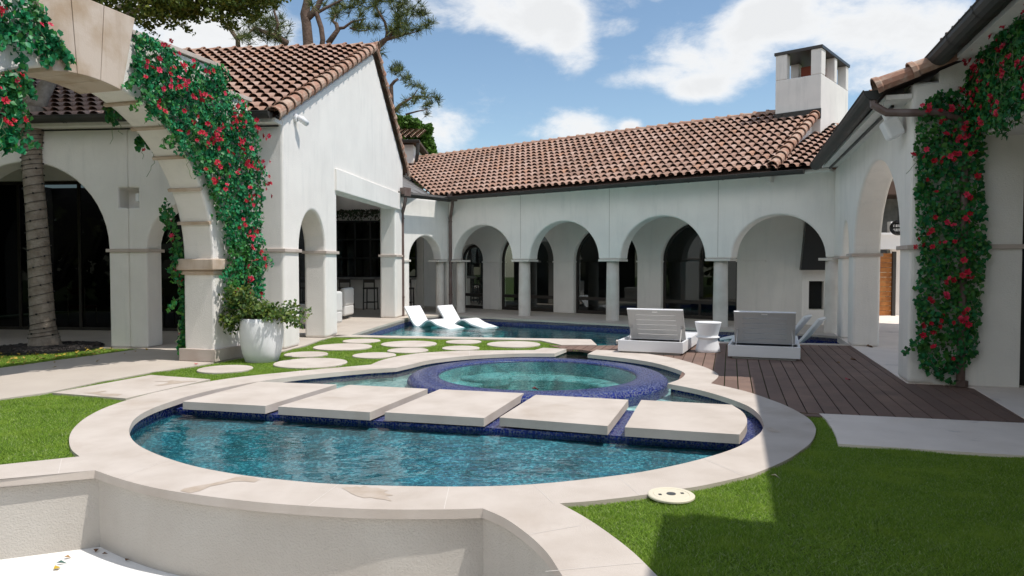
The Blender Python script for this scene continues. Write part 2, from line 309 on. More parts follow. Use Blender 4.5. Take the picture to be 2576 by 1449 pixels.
def tile_mat():
    "glossy blue penny rounds in pale grout"
    m, nt, N, L, out = new_mat('penny_tile')
    b = N.new('ShaderNodeBsdfPrincipled'); L.new(b.outputs[0], out.inputs[0])
    geo = N.new('ShaderNodeNewGeometry')
    vo = N.new('ShaderNodeTexVoronoi'); vo.inputs['Scale'].default_value = 42; vo.inputs['Randomness'].default_value = 0.75; L.new(geo.outputs['Position'], vo.inputs['Vector'])
    mr = N.new('ShaderNodeMapRange'); L.new(vo.outputs['Distance'], mr.inputs[0]); mr.inputs[1].default_value = 0.52; mr.inputs[2].default_value = 0.60
    mx = N.new('ShaderNodeMix'); mx.data_type = 'RGBA'; L.new(mr.outputs[0], mx.inputs['Factor'])
    hv = N.new('ShaderNodeMix'); hv.data_type = 'RGBA'; L.new(vo.outputs['Color'], hv.inputs['Factor'])
    hv.inputs[6].default_value = (0.005, 0.010, 0.085, 1); hv.inputs[7].default_value = (0.012, 0.025, 0.20, 1)
    L.new(hv.outputs[2], mx.inputs[6]); mx.inputs[7].default_value = (0.085, 0.10, 0.17, 1)
    L.new(mx.outputs[2], b.inputs['Base Color'])
    r2 = N.new('ShaderNodeMapRange'); L.new(mr.outputs[0], r2.inputs[0]); r2.inputs[3].default_value = 0.12; r2.inputs[4].default_value = 0.8; L.new(r2.outputs[0], b.inputs['Roughness'])
    bp = N.new('ShaderNodeBump'); bp.invert = True; bp.inputs['Strength'].default_value = 0.5; bp.inputs['Distance'].default_value = 0.004; L.new(vo.outputs['Distance'], bp.inputs['Height']); L.new(bp.outputs[0], b.inputs['Normal'])
    return m
PENNY = tile_mat()
def pebble(name, c1, c2, c3):
    "pebble plaster of a pool shell"
    m, nt, N, L, out = new_mat(name)
    b = N.new('ShaderNodeBsdfPrincipled'); L.new(b.outputs[0], out.inputs[0]); b.inputs['Roughness'].default_value = 0.8
    geo = N.new('ShaderNodeNewGeometry'); vo = N.new('ShaderNodeTexVoronoi'); vo.inputs['Scale'].default_value = 52; L.new(geo.outputs['Position'], vo.inputs['Vector'])
    sp = N.new('ShaderNodeSeparateColor'); L.new(vo.outputs['Color'], sp.inputs[0])
    r = N.new('ShaderNodeValToRGB'); L.new(sp.outputs[0], r.inputs[0]); e = r.color_ramp.elements
    e[0].color = (*c1, 1); e[1].color = (*c3, 1); x = e.new(0.6); x.color = (*c2, 1)
    nz = N.new('ShaderNodeTexNoise'); nz.inputs['Scale'].default_value = 2.3; nz.inputs['Detail'].default_value = 4; nz.inputs['Distortion'].default_value = 1.2; L.new(geo.outputs['Position'], nz.inputs['Vector'])
    mr = N.new('ShaderNodeMapRange'); L.new(nz.outputs[0], mr.inputs[0]); mr.inputs[1].default_value = 0.35; mr.inputs[2].default_value = 0.65; mr.inputs[3].default_value = 0.55; mr.inputs[4].default_value = 1.25
    sc2 = N.new('ShaderNodeVectorMath'); sc2.operation = 'SCALE'; L.new(r.outputs[0], sc2.inputs[0]); L.new(mr.outputs[0], sc2.inputs['Scale'])
    L.new(sc2.outputs[0], b.inputs['Base Color']); return m
PEB = pebble('pool_pebble', (0.014, 0.095, 0.130), (0.028, 0.165, 0.205), (0.13, 0.38, 0.42))
PEBL = pebble('lap_pebble', (0.03, 0.25, 0.27), (0.06, 0.36, 0.37), (0.2, 0.52, 0.52))
PEBS = pebble('basin_pebble', (0.22, 0.36, 0.36), (0.34, 0.50, 0.48), (0.55, 0.66, 0.62))
PEBT = pebble('spa_pebble', (0.08, 0.30, 0.31), (0.14, 0.44, 0.42), (0.35, 0.62, 0.58))
def water_mat(name, tint, scale, strength, stretch=(1, 1, 1), ior=1.36):
    m, nt, N, L, out = new_mat(name)
    geo = N.new('ShaderNodeNewGeometry'); mp = N.new('ShaderNodeMapping'); mp.inputs['Scale'].default_value = stretch; L.new(geo.outputs['Position'], mp.inputs[0])
    n1 = N.new('ShaderNodeTexNoise'); n1.inputs['Scale'].default_value = scale; n1.inputs['Detail'].default_value = 3; n1.inputs['Roughness'].default_value = 0.5; n1.inputs['Distortion'].default_value = 0.8; L.new(mp.outputs[0], n1.inputs['Vector'])
    n2 = N.new('ShaderNodeTexNoise'); n2.inputs['Scale'].default_value = scale * 3.1; n2.inputs['Detail'].default_value = 2; L.new(mp.outputs[0], n2.inputs['Vector'])
    ad = N.new('ShaderNodeMath'); ad.operation = 'MULTIPLY_ADD'; L.new(n2.outputs[0], ad.inputs[0]); ad.inputs[1].default_value = 0.25; L.new(n1.outputs[0], ad.inputs[2])
    bp = N.new('ShaderNodeBump'); bp.inputs['Strength'].default_value = 1.0; bp.inputs['Distance'].default_value = strength; L.new(ad.outputs[0], bp.inputs['Height'])
    fr = N.new('ShaderNodeFresnel'); fr.inputs['IOR'].default_value = ior; L.new(bp.outputs[0], fr.inputs['Normal'])
    tr = N.new('ShaderNodeBsdfTransparent'); tr.inputs[0].default_value = (*tint, 1)
    gl = N.new('ShaderNodeBsdfGlossy'); gl.inputs['Roughness'].default_value = 0.03; L.new(bp.outputs[0], gl.inputs['Normal'])
    mx = N.new('ShaderNodeMixShader'); L.new(fr.outputs[0], mx.inputs[0]); L.new(tr.outputs[0], mx.inputs[1]); L.new(gl.outputs[0], mx.inputs[2]); L.new(mx.outputs[0], out.inputs[0])
    return m
WATER = water_mat('pool_water', (0.66, 0.87, 0.91), 2.3, 0.017, (0.8, 1.3, 1), 1.42)
WATERS = water_mat('basin_water', (0.80, 0.93, 0.94), 9.0, 0.012)
WATERB = water_mat('lap_water', (0.62, 0.87, 0.89), 2.2, 0.022, (1, 1.6, 1))
def glass_mat(name, tint, refl=1.5):
    m, nt, N, L, out = new_mat(name)
    fr = N.new('ShaderNodeFresnel'); fr.inputs['IOR'].default_value = refl
    tr = N.new('ShaderNodeBsdfTransparent'); tr.inputs[0].default_value = (*tint, 1)
    gl = N.new('ShaderNodeBsdfGlossy'); gl.inputs['Roughness'].default_value = 0.0; gl.inputs[0].default_value = (0.9, 0.95, 0.95, 1)
    mx = N.new('ShaderNodeMixShader'); L.new(fr.outputs[0], mx.inputs[0]); L.new(tr.outputs[0], mx.inputs[1]); L.new(gl.outputs[0], mx.inputs[2]); L.new(mx.outputs[0], out.inputs[0]); return m
GLASS = glass_mat('dark_glass', (0.22, 0.23, 0.23), 1.55)
GLASSP = glass_mat('porch_glass', (0.12, 0.125, 0.125), 1.17)
GLASSB = glass_mat('tinted_glass', (0.10, 0.11, 0.11), 1.7)

# ------------------------------------------------------------------ plan of the court (world metres, y away from the camera)
CD = Vector((0.292, 0.956)); CN = Vector((0.956, -0.292)); E0 = Vector((5.04, 9.08))       # right wing: along / inward normal / corner
A0 = Vector((1.575, 19.97)); AD = Vector((0.793, -0.609)); RU = Vector((0.609, 0.793))        # arcade: along / away from court
B0 = Vector((-4.04, 12.70)); BD = Vector((0.0995, 0.995)); FD = Vector((-0.995, 0.0995))      # gable wall and its front facade
def Ap(t, o=0.0): return A0 + AD * t + RU * o
def Cp(a, o=0.0): return E0 + CD * a + CN * o
def X3(p, z): return Vector((p[0], p[1], z))

IN_P = [[(1478, 891), (1572, 901), (1641, 911.7), (1696, 926.6), (1720, 937), (1722, 944), (1709, 954), (1679, 965)],
        [(1679, 965), (1747, 978), (1811, 995), (1875, 1018), (1907, 1040), (1920, 1063), (1919, 1078), (1905, 1095), (1854, 1125), (1769, 1153), (1662, 1178), (1551, 1196), (1342, 1218), (1130, 1224),
         (852, 1218), (703, 1206), (610, 1195), (521, 1179.6), (461, 1165), (402, 1145.5), (356, 1124.5), (333, 1106), (325, 1087), (328, 1070), (338.5, 1054), (360, 1038.5), (394.6, 1022.6), (437, 1008), (479, 995), (549, 978), (639, 961.5), (754, 945.5), (912, 930.5), (997, 925)],
        [(997, 925), (1036, 916), (1087, 905), (1181, 895), (1296, 889.5), (1395, 889)]]
OUT_P = [[(1500, 879.7), (1580, 884), (1650, 893), (1705, 903), (1769, 922), (1802, 938), (1806, 948), (1788, 964)],
         [(1788, 964), (1875, 984), (1939, 1005.5), (1985, 1024), (2031, 1050), (2050, 1072), (2051, 1091), (2040, 1113), (2014, 1134), (1976, 1158), (1916, 1184), (1873, 1198), (1769, 1221), (1713, 1230), (1619, 1245), (1491, 1260), (1408, 1266)],
         [(1215, 1279), (1117, 1281.5), (946, 1281), (776, 1273), (620, 1260), (478, 1242), (384, 1226), (300, 1204), (239, 1183)],
         [(200, 1148), (181, 1132), (174, 1112), (177, 1091), (191, 1071), (216, 1050.5), (251, 1031.4), (286, 1017.4), (321, 1006), (374, 991), (444, 975.3), (514, 961.5), (584, 950.7), (650, 943), (780, 930.5), (912, 919), (933, 917)],
         [(933, 917), (963, 905), (1014, 894), (1083, 886), (1181, 882), (1296, 881), (1345, 880.5)]]
IN_W = [smooth_path([gp(*q) for q in L], 4) for L in IN_P]; OUT_W = [smooth_path([gp(*q) for q in L], 4) for L in OUT_P]
INNER = IN_W[0] + IN_W[1][1:] + IN_W[2][1:]
CPOOL = Vector((-0.6, 8.1)); CSPA = Vector((0.35, 10.0))
HOLE = []
for i, L in enumerate(IN_W):
    c = CPOOL if i == 1 else CSPA
    HOLE += [p + (p - c).normalized() * 0.10 for p in (L[1:-1])]
HOLE += [Vector((0.78, 12.7)), Vector((0.80, 13.35)), Vector((1.75, 13.3)), Vector((1.62, 12.75))]
# fire pit edge (sunken seat in front): left straight, bulge under the round pool, ring on the right
PIT_L = [gp(239, 1183), (-3.59 + 0.02, 4.98)]; ldir = (Vector(PIT_L[1]) - Vector(PIT_L[0])).normalized()
PIT_FAR = Vector(PIT_L[0]) + ldir * 6.0
ring_c = Vector((-1.55, 3.21)); ring_r = 1.80
RING_IN = smooth_path([gp(*q) for q in [(1215, 1279), (1271, 1304), (1329, 1345), (1376, 1390), (1415, 1449)]], 4) + [ring_c + Vector((math.cos(R(a)), math.sin(R(a)))) * ring_r for a in (0, -10, -20, -30, -40, -50)]
rc2 = Vector((-2.25, 2.88))
RING_OUT = smooth_path([gp(*q) for q in [(1408, 1266), (1470, 1300), (1534, 1343), (1594, 1390), (1654, 1449)]], 4) + [rc2 + Vector((math.cos(R(a)), math.sin(R(a)))) * 3.0 for a in (2, -8, -18, -28, -36)]
BULGE = OUT_W[2]
PIT = [PIT_FAR] + list(reversed(BULGE)) + RING_IN[1:]          # west end, corner, bulge, ring
PIT_HOLE = [PIT_FAR + Vector((0, 0.10))] + [p + Vector((0, 0.10)) for p in reversed(BULGE)] + [p + Vector((0.12, 0.03)) for p in RING_IN[1:]] + [Vector((1.2, -3)), Vector((-12, -3)), Vector((-12, PIT_FAR.y))]
# lap pool behind
LP_NEAR = lambda x: 15.40 - 0.176 * (x + 3.8)
LAP = [Vector((-3.47, LP_NEAR(-3.47))), Vector((-3.27, 17.62)), Vector((-2.96, 20.55)), Vector((-2.30, 21.15)), Ap(-4.0, -0.95), Ap(5.25, -0.62), Vector((6.45, 15.55)), Vector((6.86, 15.05)), Vector((6.42, LP_NEAR(6.42)))]
CHAN = [Vector((1.62, LP_NEAR(1.62))), Vector((1.62, 13.35)), Vector((2.08, 13.35)), Vector((2.08, LP_NEAR(2.08)))]
LAP_HOLE = LAP + [CHAN[3], CHAN[2], CHAN[1], CHAN[0]]

lawn = MB(); lawn.flat([(-60, -40), (70, -40), (70, 90), (-60, 90)], -0.035, 0, [[tuple(p) for p in HOLE], [tuple(p) for p in PIT_HOLE], [tuple(p) for p in LAP_HOLE]])
struct(lawn.build('lawn', GRASSB), 'bright green artificial lawn round the pools', 'lawn')

# ---- round pool: coping, shell, weir, water
pool = thing('round_pool', 'round blue tiled pool with pale stone rim and five stepping slabs across it', 'pool', (-0.6, 8.1, 0))
cop = MB()
ring_end = [Vector(gp(1366, 874.6)), Vector(gp(1425, 877.5))]
outer_all = OUT_W[0] + OUT_W[1][1:] + OUT_W[2] + OUT_W[3] + OUT_W[4][1:] + ring_end
cop.slab([tuple(p) for p in outer_all + list(reversed(INNER))], -0.06, 0.0)
def joint(mb, a, b, w=0.004, z=0.0015, mi=1):
    a, b = Vector(a), Vector(b); n = (b - a).normalized(); n = Vector((-n.y, n.x)) * w / 2
    mb.add([X3(a - n, z), X3(b - n, z), X3(b + n, z), X3(a + n, z)], [(0, 1, 2, 3)], mi)
for a, b in [((1342, 1218), (1393, 1267)), ((1551, 1196), (1610, 1246)), ((1769, 1153), (1873, 1198)), ((1130, 1224), (1117, 1281)), ((852, 1218), (776, 1272)), ((610, 1196), (478, 1241)), ((427, 1156), (300, 1203)),
             ((474, 993), (400, 979)), ((754, 942), (755, 931)), ((1907, 1040), (1985, 1024)), ((1087, 905), (1050, 890)), ((1181, 895), (1181, 882)), ((1296, 889.5), (1296, 881)), ((1641, 911.7), (1700, 902))]:
    joint(cop, gp(*a), gp(*b))
cop.build('coping', [LIME, GROUT], pool)
def stain(name, pts, parent, z=0.0022):
    m = MB(); m.flat([gp(*q) for q in pts], z); return m.build(name, WETST, parent)
Z2 = lambda L: [(639 + .4267 * x, 830.6 + .4267 * y) for x, y in L]
Z1 = lambda L: [(.4267 * x, 830.6 + .4267 * y) for x, y in L]
ZS = lambda L: [(127.8 + .3511 * x, 894.5 + .3511 * y) for x, y in L]
stain('water_stain', Z2([(515, 930), (545, 924), (580, 927), (605, 921), (625, 928), (650, 918), (690, 932), (730, 930), (755, 940), (792, 946), (765, 955), (785, 966), (822, 975), (778, 979), (800, 995), (812, 1010), (770, 1000), (720, 995), (690, 988), (650, 991), (610, 980), (575, 966), (548, 948)]), pool)
stain('water_stain', Z1([(1062, 948), (1085, 935), (1130, 926), (1180, 915), (1250, 905), (1330, 886), (1390, 868), (1430, 863), (1490, 868), (1532, 882), (1500, 898), (1440, 892), (1380, 893), (1300, 910), (1240, 922), (1180, 948), (1120, 962)]), pool)
stain('water_stain', [(1924, 1077), (1940, 1075), (1948, 1080), (1966, 1088), (1945, 1088), (1930, 1084)], pool)
WD = Vector((0.965, -0.262)); WN = Vector((-0.262, -0.965)); WO = Vector((-3.63, 7.83))    # slab row: along, towards camera, origin
sh = MB()
def strip(mb, pts, z0, z1, mi=0, closed=False):
    n = len(pts); vs = [X3(p, z) for p in pts for z in (z0, z1)]
    mb.add(vs, [(2 * i, 2 * ((i + 1) % n), 2 * ((i + 1) % n) + 1, 2 * i + 1) for i in range(n if closed else n - 1)], mi)
wallp = [p + (p - (CPOOL if 0 else CPOOL)).normalized() * 0.05 for p in IN_W[1]]
strip(sh, wallp, -0.18, -0.055, 0); strip(sh, wallp, -0.62, -0.18, 1)
front = clip([p + (p - CPOOL).normalized() * 0.05 for p in IN_W[1]], WO - WN * 0.10, WN)
sh.flat([tuple(p) for p in front], -0.38, 1)
sh.build('pool_shell', [PENNY, PEB], pool)
allin = INNER
weir = MB(); wp = clip(clip([p + (p - CPOOL).normalized() * 0.04 for p in IN_W[1]], WO - WN * 0.10, WN, -1), WO - WN * 1.33, WN, 1)
weir.slab([tuple(p) for p in wp], -0.18, -0.105)
weir.build('weir', PENNY, pool, bevel=0.02)
wb = MB(); wb.slab([tuple(p) for p in clip(wp, WO - WN * 0.115, WN, -1)], -0.62, -0.182); ra = WO - WN * 0.10 - WD * 0.6; rb_ = WO - WN * 0.10 + WD * 6.4; wb.add([X3(ra, -0.185), X3(rb_, -0.185), X3(rb_ + WN * 0.8, -0.39), X3(ra + WN * 0.8, -0.39)], [(0, 3, 2, 1)]); wb.build('weir_base', PEB, pool)
bas = MB(); bp_ = clip([p + (p - (CSPA)).normalized() * 0.05 for p in IN_W[0]] + [p + (p - CPOOL).normalized() * 0.05 for p in IN_W[1][1:-1]] + [p + (p - CSPA).normalized() * 0.05 for p in IN_W[2]] + [Vector((0.9, 13.3)), Vector((1.6, 13.3))], WO - WN * 1.33, WN, -1)
SPAC = [(0.35 + 1.6 * math.cos(R(a)), 10.0 + 1.6 * math.sin(R(a))) for a in range(0, 360, 6)]
bas.flat([tuple(p) for p in bp_], -0.20, 0, [SPAC])
for L in (IN_W[0], IN_W[2]): strip(bas, [p + (p - CSPA).normalized() * 0.05 for p in L], -0.16, -0.055, 1); strip(bas, [p + (p - CSPA).normalized() * 0.05 for p in L], -0.3, -0.16, 0)
strip(bas, [p + (p - CPOOL).normalized() * 0.045 for p in IN_W[1] if (p - WO).dot(WN) < -1.2 and p.x < 0], -0.3, -0.15, 0); strip(bas, [p + (p - CPOOL).normalized() * 0.045 for p in IN_W[1] if (p - WO).dot(WN) < -1.2 and p.x > 0], -0.3, -0.15, 0)
bas.build('basin_floor', [PEBS, PENNY], pool)
w = MB(); w.flat([tuple(p) for p in clip([p + (p - CPOOL).normalized() * 0.04 for p in IN_W[1]], WO - WN * 0.11, WN)], -0.140)
struct(w.build('water', WATER), 'rippled turquoise water in the round pool', 'water')
w = MB(); w.flat([tuple(p) for p in bp_], -0.082, 0, [SPAC])
struct(w.build('water', WATERS), 'shallow clear water around the blue spa', 'water')
spa = thing('spa', 'raised round spa with wide cobalt blue penny tile rim', 'spa', (0.35, 10.0, -0.34))
m = MB(); m.lathe([(1.81, -0.36), (1.81, -0.10), (1.79, -0.055), (1.74, -0.025), (1.66, -0.012), (1.46, -0.008), (1.40, -0.014), (1.375, -0.026), (1.37, -0.05)], (0.35, 10.0, 0), 96)
m.build('rim', PENNY, spa, smooth=True)
m = MB(); m.lathe([(1.37, -0.048), (1.37, -0.20), (1.36, -0.24), (0.98, -0.25), (0.96, -0.27), (0.95, -0.52), (0.0, -0.52)], (0.35, 10.0, 0), 72); m.build('spa_shell', PEBT, spa)
m = MB(); m.lathe([(0.42, -0.24), (0.42, -0.15), (0.40, -0.13), (0.0, -0.13)], (-0.42, 10.98, -0.06), 40); m.build('seat', PEBT, spa)
m = MB(); m.lathe([(1.42, -0.022), (0.0, -0.022)], (0.35, 10.0, 0), 72); struct(m.build('water', WATERS), 'still teal water inside the spa', 'water')

slabs = [((459, 1010), (668, 1021), (847, 967), (652, 960)), ((699, 1022.6), (931, 1037), (1076, 978), (878, 968)), ((967, 1037), (1218, 1051.6), (1318, 989), (1106, 979)), ((1256, 1050), (1529, 1071.7), (1581, 1005.5), (1348, 993))]
slab_l = ['pale stone slab at the left end of the row crossing the round pool', 'second stone slab from the left in the row crossing the pool', 'middle stone slab of the row crossing the round pool', 'fourth stone slab from the left, beside the round-ended one', 'end slab with a rounded corner at the right of the pool row']
slab_p = [[gp(*q) for q in s] for s in slabs]
slab_p.append([tuple(p) for p in [Vector(gp(1571.6, 1074.7)), Vector(gp(1860.5, 1093))] + smooth_path([gp(1860.5, 1093), gp(1876, 1072), gp(1879, 1054.6), gp(1868, 1036), gp(1841, 1018)], 4)[1:] + [Vector(gp(1613, 1006))]])
for i, pl in enumerate(slab_p):
    m = MB(); m.slab(pl, -0.085, 0.0); o = m.build('slab_step', LIME, bevel=0.006)
    tag(o, slab_l[i], 'stepping slab', 'stone slabs crossing the round pool')

# ---- retaining wall and seat of the sunken pit
rw = thing('retaining_wall', 'low white stucco wall with pale stone cap round the sunken seat', 'wall', (-1.2, 4.4, -0.58))
m = MB(); lw = Vector(gp(200, 1148)); lb = Vector(gp(0, 1169)); lbd = (lb - lw).normalized()
m.slab([tuple(p) for p in [Vector(PIT_L[0]), PIT_FAR, lw + lbd * 6.2, lw]], -0.06, 0.0)
m.slab([tuple(p) for p in [OUT_W[1][-1]] + RING_OUT[1:] + list(reversed(RING_IN))], -0.06, 0.0)
joint(m, gp(147, 1191), gp(155, 1155)); joint(m, gp(1329, 1345), gp(1462, 1322)); joint(m, gp(1372, 1438), gp(1620, 1416))
m.build('cap', [LIME, GROUT], rw)
m = MB()
wl = [PIT_FAR + Vector((0.02, 0.045))] + [p + Vector((0, 0.045)) for p in reversed(BULGE)] + [p + (p - ring_c).normalized() * 0.04 for p in RING_IN[1:]]
wo = [p + Vector((0, 0.2)) for p in wl[:len(BULGE) + 1]] + [p + (p - ring_c).normalized() * 0.2 for p in wl[len(BULGE) + 1:]]
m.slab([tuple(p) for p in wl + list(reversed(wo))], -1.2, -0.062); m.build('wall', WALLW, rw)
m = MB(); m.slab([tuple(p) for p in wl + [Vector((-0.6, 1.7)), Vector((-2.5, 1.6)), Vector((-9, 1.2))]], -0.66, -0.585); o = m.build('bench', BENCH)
tag(o, 'sunlit white plaster bench at the foot of the low curved wall', 'bench')
m = MB(); m.flat([(-12, -3), (1.3, -3), (1.3, 3.2), (-0.5, 4.5), (-4, 5.3), (-12, 3)], -1.15); struct(m.build('pit_floor', PAVEC), 'floor of the sunken seating pit', 'floor')

# ---- lap pool
lap = thing('lap_pool', 'long turquoise pool running beneath the arcade behind the lawn', 'pool', (0.5, 16.5, 0))
m = MB(); strip(m, LAP_HOLE, -0.25, -0.05, 0, True); strip(m, LAP_HOLE, -0.9, -0.25, 1, True); m.flat([tuple(p) for p in LAP_HOLE], -0.50, 1)
m.slab([tuple(p) for p in [LAP[1] + Vector((0, .2)), LAP[2], LAP[3], LAP[4], Ap(-1.3, -0.9), Ap(-1.9, -2.6), Vector((-3.1, 17.9))]], -0.85, -0.34, 1)
m.build('pool_shell', [PENNY, PEBL], lap)
m = MB(); nd = Vector((0.985, -0.1733)); nn = Vector((-0.1733, -0.985))
NL = Vector((-4.0, LP_NEAR(-4.0))); 
def nearp(x, o): return Vector((x, LP_NEAR(x))) + nn * o
m.slab([tuple(p) for p in [nearp(-3.75, 0), nearp(1.60, 0), Vector((1.60, 13.43)), Vector((0.93, 13.43)), nearp(0.62, 0.36), nearp(-3.75, 0.36)]], -0.06, 0.0)
m.slab([tuple(p) for p in [nearp(2.10, 0), nearp(6.5, 0), nearp(6.44, 0.27), nearp(2.10, 0.27)]], -0.06, 0.0)
m.build('coping', LIME, lap)
w = MB(); w.flat([tuple(p) for p in LAP_HOLE], -0.2); struct(w.build('water', WATERB), 'long sheet of turquoise water below the arcade', 'water')

# ---- paving, path, deck
terr = [(-14, 13.6), (-6.62, 12.88), (-4.42, 11.62), gp(709, 884), gp(767, 869), gp(810, 854), gp(848, 845), (-3.47, LP_NEAR(-3.47)), (-3.27, 17.62), (-2.96, 20.55), (-2.30, 21.15), tuple(Ap(-4.0, -0.95)), tuple(Ap(-4.0, 6)), (-14, 29)]
m = MB(); m.slab(terr, -0.12, 0.0)
for k in range(1, 9):
    p = B0 + BD * (k * 0.9 + 0.4); joint(m, p + Vector((0.3, -0.03)), p + FD * 5, 0.008)
joint(m, B0 + BD * 1 + FD * 0.5, B0 + BD * 9 + FD * 0.5, 0.008); joint(m, B0 + BD * 1 + FD * 1.4, B0 + BD * 9 + FD * 1.4, 0.008)
struct(m.build('terrace', [PAVE, GROUT]), 'pale stone terrace under the gabled pavilion', 'terrace')
m = MB(); m.slab([tuple(p) for p in [Ap(-4.0, -0.95), Ap(5.25, -0.62), Vector((6.45, 15.55)), Vector((6.86, 15.05)), Vector((9.3, 22)), Ap(5.6, 4), Ap(-4.0, 5.9)]], -0.12, 0.0)
for t in (-3, -1.5, 0, 1.5, 3, 4.5): joint(m, Ap(t, -0.75), Ap(t, 2.0), 0.008)
joint(m, Ap(-4, -0.5), Ap(5.2, -0.3), 0.008)
struct(m.build('walkway', [PAVE, GROUT]), 'stone walkway behind the columns of the arcade', 'walkway')
pn = [(-8.2, 4.35), (-5.77, 8.02), gp(119, 986), gp(256, 958), gp(384, 935), gp(503, 918), (-4.62, 11.03), (-4.42, 11.6), (-6.62, 12.88), gp(363, 875), gp(256, 890), gp(128, 907), (-7.55, 10.3), (-8.6, 8.6), (-10.6, 5.4)]
m = MB(); m.slab(pn, -0.12, -0.006)
for a, b in [((0, 966), (250, 925)), ((250, 925), (480, 892))]: joint(m, gp(*a), gp(*b), 0.004, -0.0045)
struct(m.build('path', [PAVE, GROUT]), 'pale stone path curving under the garden arch', 'path')
m = MB(); m.slab([(6.86, 15.05), (6.42, 13.62), tuple(Cp(0, 0.0)), tuple(Cp(0, 0.58)), (5.64, 8.7), (5.02, 6.97), (3.9, 3.2), (13, -1), (20, 26), (9.3, 22)], -0.12, 0.001)
struct(m.build('porch_floor', PAVEC), 'pale concrete floor under the right wing', 'floor')
DECK = [Vector(p) for p in [(0.70, 13.42), (2.10, 13.42), (2.10, LP_NEAR(2.1) - 0.28), (6.40, LP_NEAR(6.4) - 0.27)]] + [Cp(4.4, -0.004), Cp(0, -0.004), Cp(0, 0.58), Vector((5.64, 8.7)), Vector((5.02, 6.97)), Vector((4.95, 6.84)), Vector((3.21, 7.17)), Vector((2.85, 7.35)), Vector((2.72, 8.6)), Vector((2.2, 9.4)), Vector((2.5, 10.4)), Vector((1.9, 11.9)), Vector((1.2, 12.75)), Vector((0.95, 12.8))]
m = MB()
k0 = -8.0
while k0 < 1.5:
    st = clip(clip(DECK, E0 + CN * k0, CN), E0 + CN * (k0 + 0.152), CN, -1)
    cut = E0 + CD * random.uniform(-1.5, 3.8)
    for kk in (1, -1):
        pc = clip(st, cut + CD * 0.003 * kk, CD, kk)
        if len(pc) > 2:
            try: m.slab([tuple(p) for p in pc], -0.045, -0.008)
            except Exception: pass
    k0 += 0.165
m.slab([(2.90, 7.22), (4.97, 6.78), (4.95, 6.66), (2.93, 7.10)], -0.06, -0.004)
dk = m.build('deck', DECKW); struct(dk, 'brown timber deck beside the right wing', 'deck')
m = MB(); m.flat([tuple(p) for p in DECK], -0.05); struct(m.build('deck_base', BLACK), 'dark ground beneath the timber deck', 'ground')
m = MB(); m.slab([gp(*q) for q in [(2061, 1040), (2078, 1055), (2092, 1075), (2102, 1094), (2109, 1116), (2492, 1141), (2620, 1148), (2700, 1067), (2556, 1063)]], -0.1, 0.0)
tag(m.build('concrete_slab', PAVEC), 'wide pale concrete slab with a curved left end set in the turf', 'slab')
m = MB(); m.slab([gp(*q) for q in [(132, 988), (316, 1002), (529, 954), (379, 943)]], -0.1, 0.0)
psl = tag(m.build('paving_slab', LIME), 'rectangular stained stone slab in the lawn beside the curved rim', 'slab')
stain('water_stain', ZS([(230, 268), (300, 263), (390, 252), (400, 256), (335, 268), (420, 275), (470, 274), (518, 276), (470, 290), (390, 293), (350, 284), (320, 278)]), psl)
stain('water_stain', ZS([(735, 185), (830, 183), (870, 178), (905, 181), (940, 185), (1000, 183), (1050, 185), (960, 192), (920, 200), (870, 205), (790, 217), (745, 213), (800, 206), (830, 198), (850, 190)]), psl)
ST = [(-4.16, 10.34, 0.38, 'round stepping stone beside the arch plinth, nearest to the path'), (-3.10, 10.98, 0.55, 'largest stained round stepping stone before the white planter'), (-3.48, 12.05, 0.36, 'small round stepping stone just behind the largest one'),
      (-3.12, 13.15, 0.53, 'wide round stepping stone beside the second gable pier'), (-2.99, 14.18, 0.37, 'farthest round stepping stone, close to the terrace corner'), (-1.97, 13.64, 0.53, 'wide round stepping stone in the middle of the far row'),
      (-1.84, 12.60, 0.36, 'small plain round stepping stone in the middle of the lawn'), (-2.30, 11.92, 0.36, 'small round stepping stone with a brown stain near the spa rim'), (-0.95, 14.02, 0.35, 'small round stepping stone at the edge of the lap pool'),
      (-0.93, 12.96, 0.34, 'small round stepping stone just behind the spa coping'), (0.03, 13.59, 0.51, 'wide stained round stepping stone at the deck end of the lawn')]
for x, y, r, lab in ST:
    m = MB(); m.lathe([(r, -0.1), (r, -0.004), (r - 0.008, 0.002), (0, 0.002)], (x, y, 0), 48); tag(m.build('stepping_stone', LIME), lab, 'stepping stone', 'round stepping stones in the lawn')

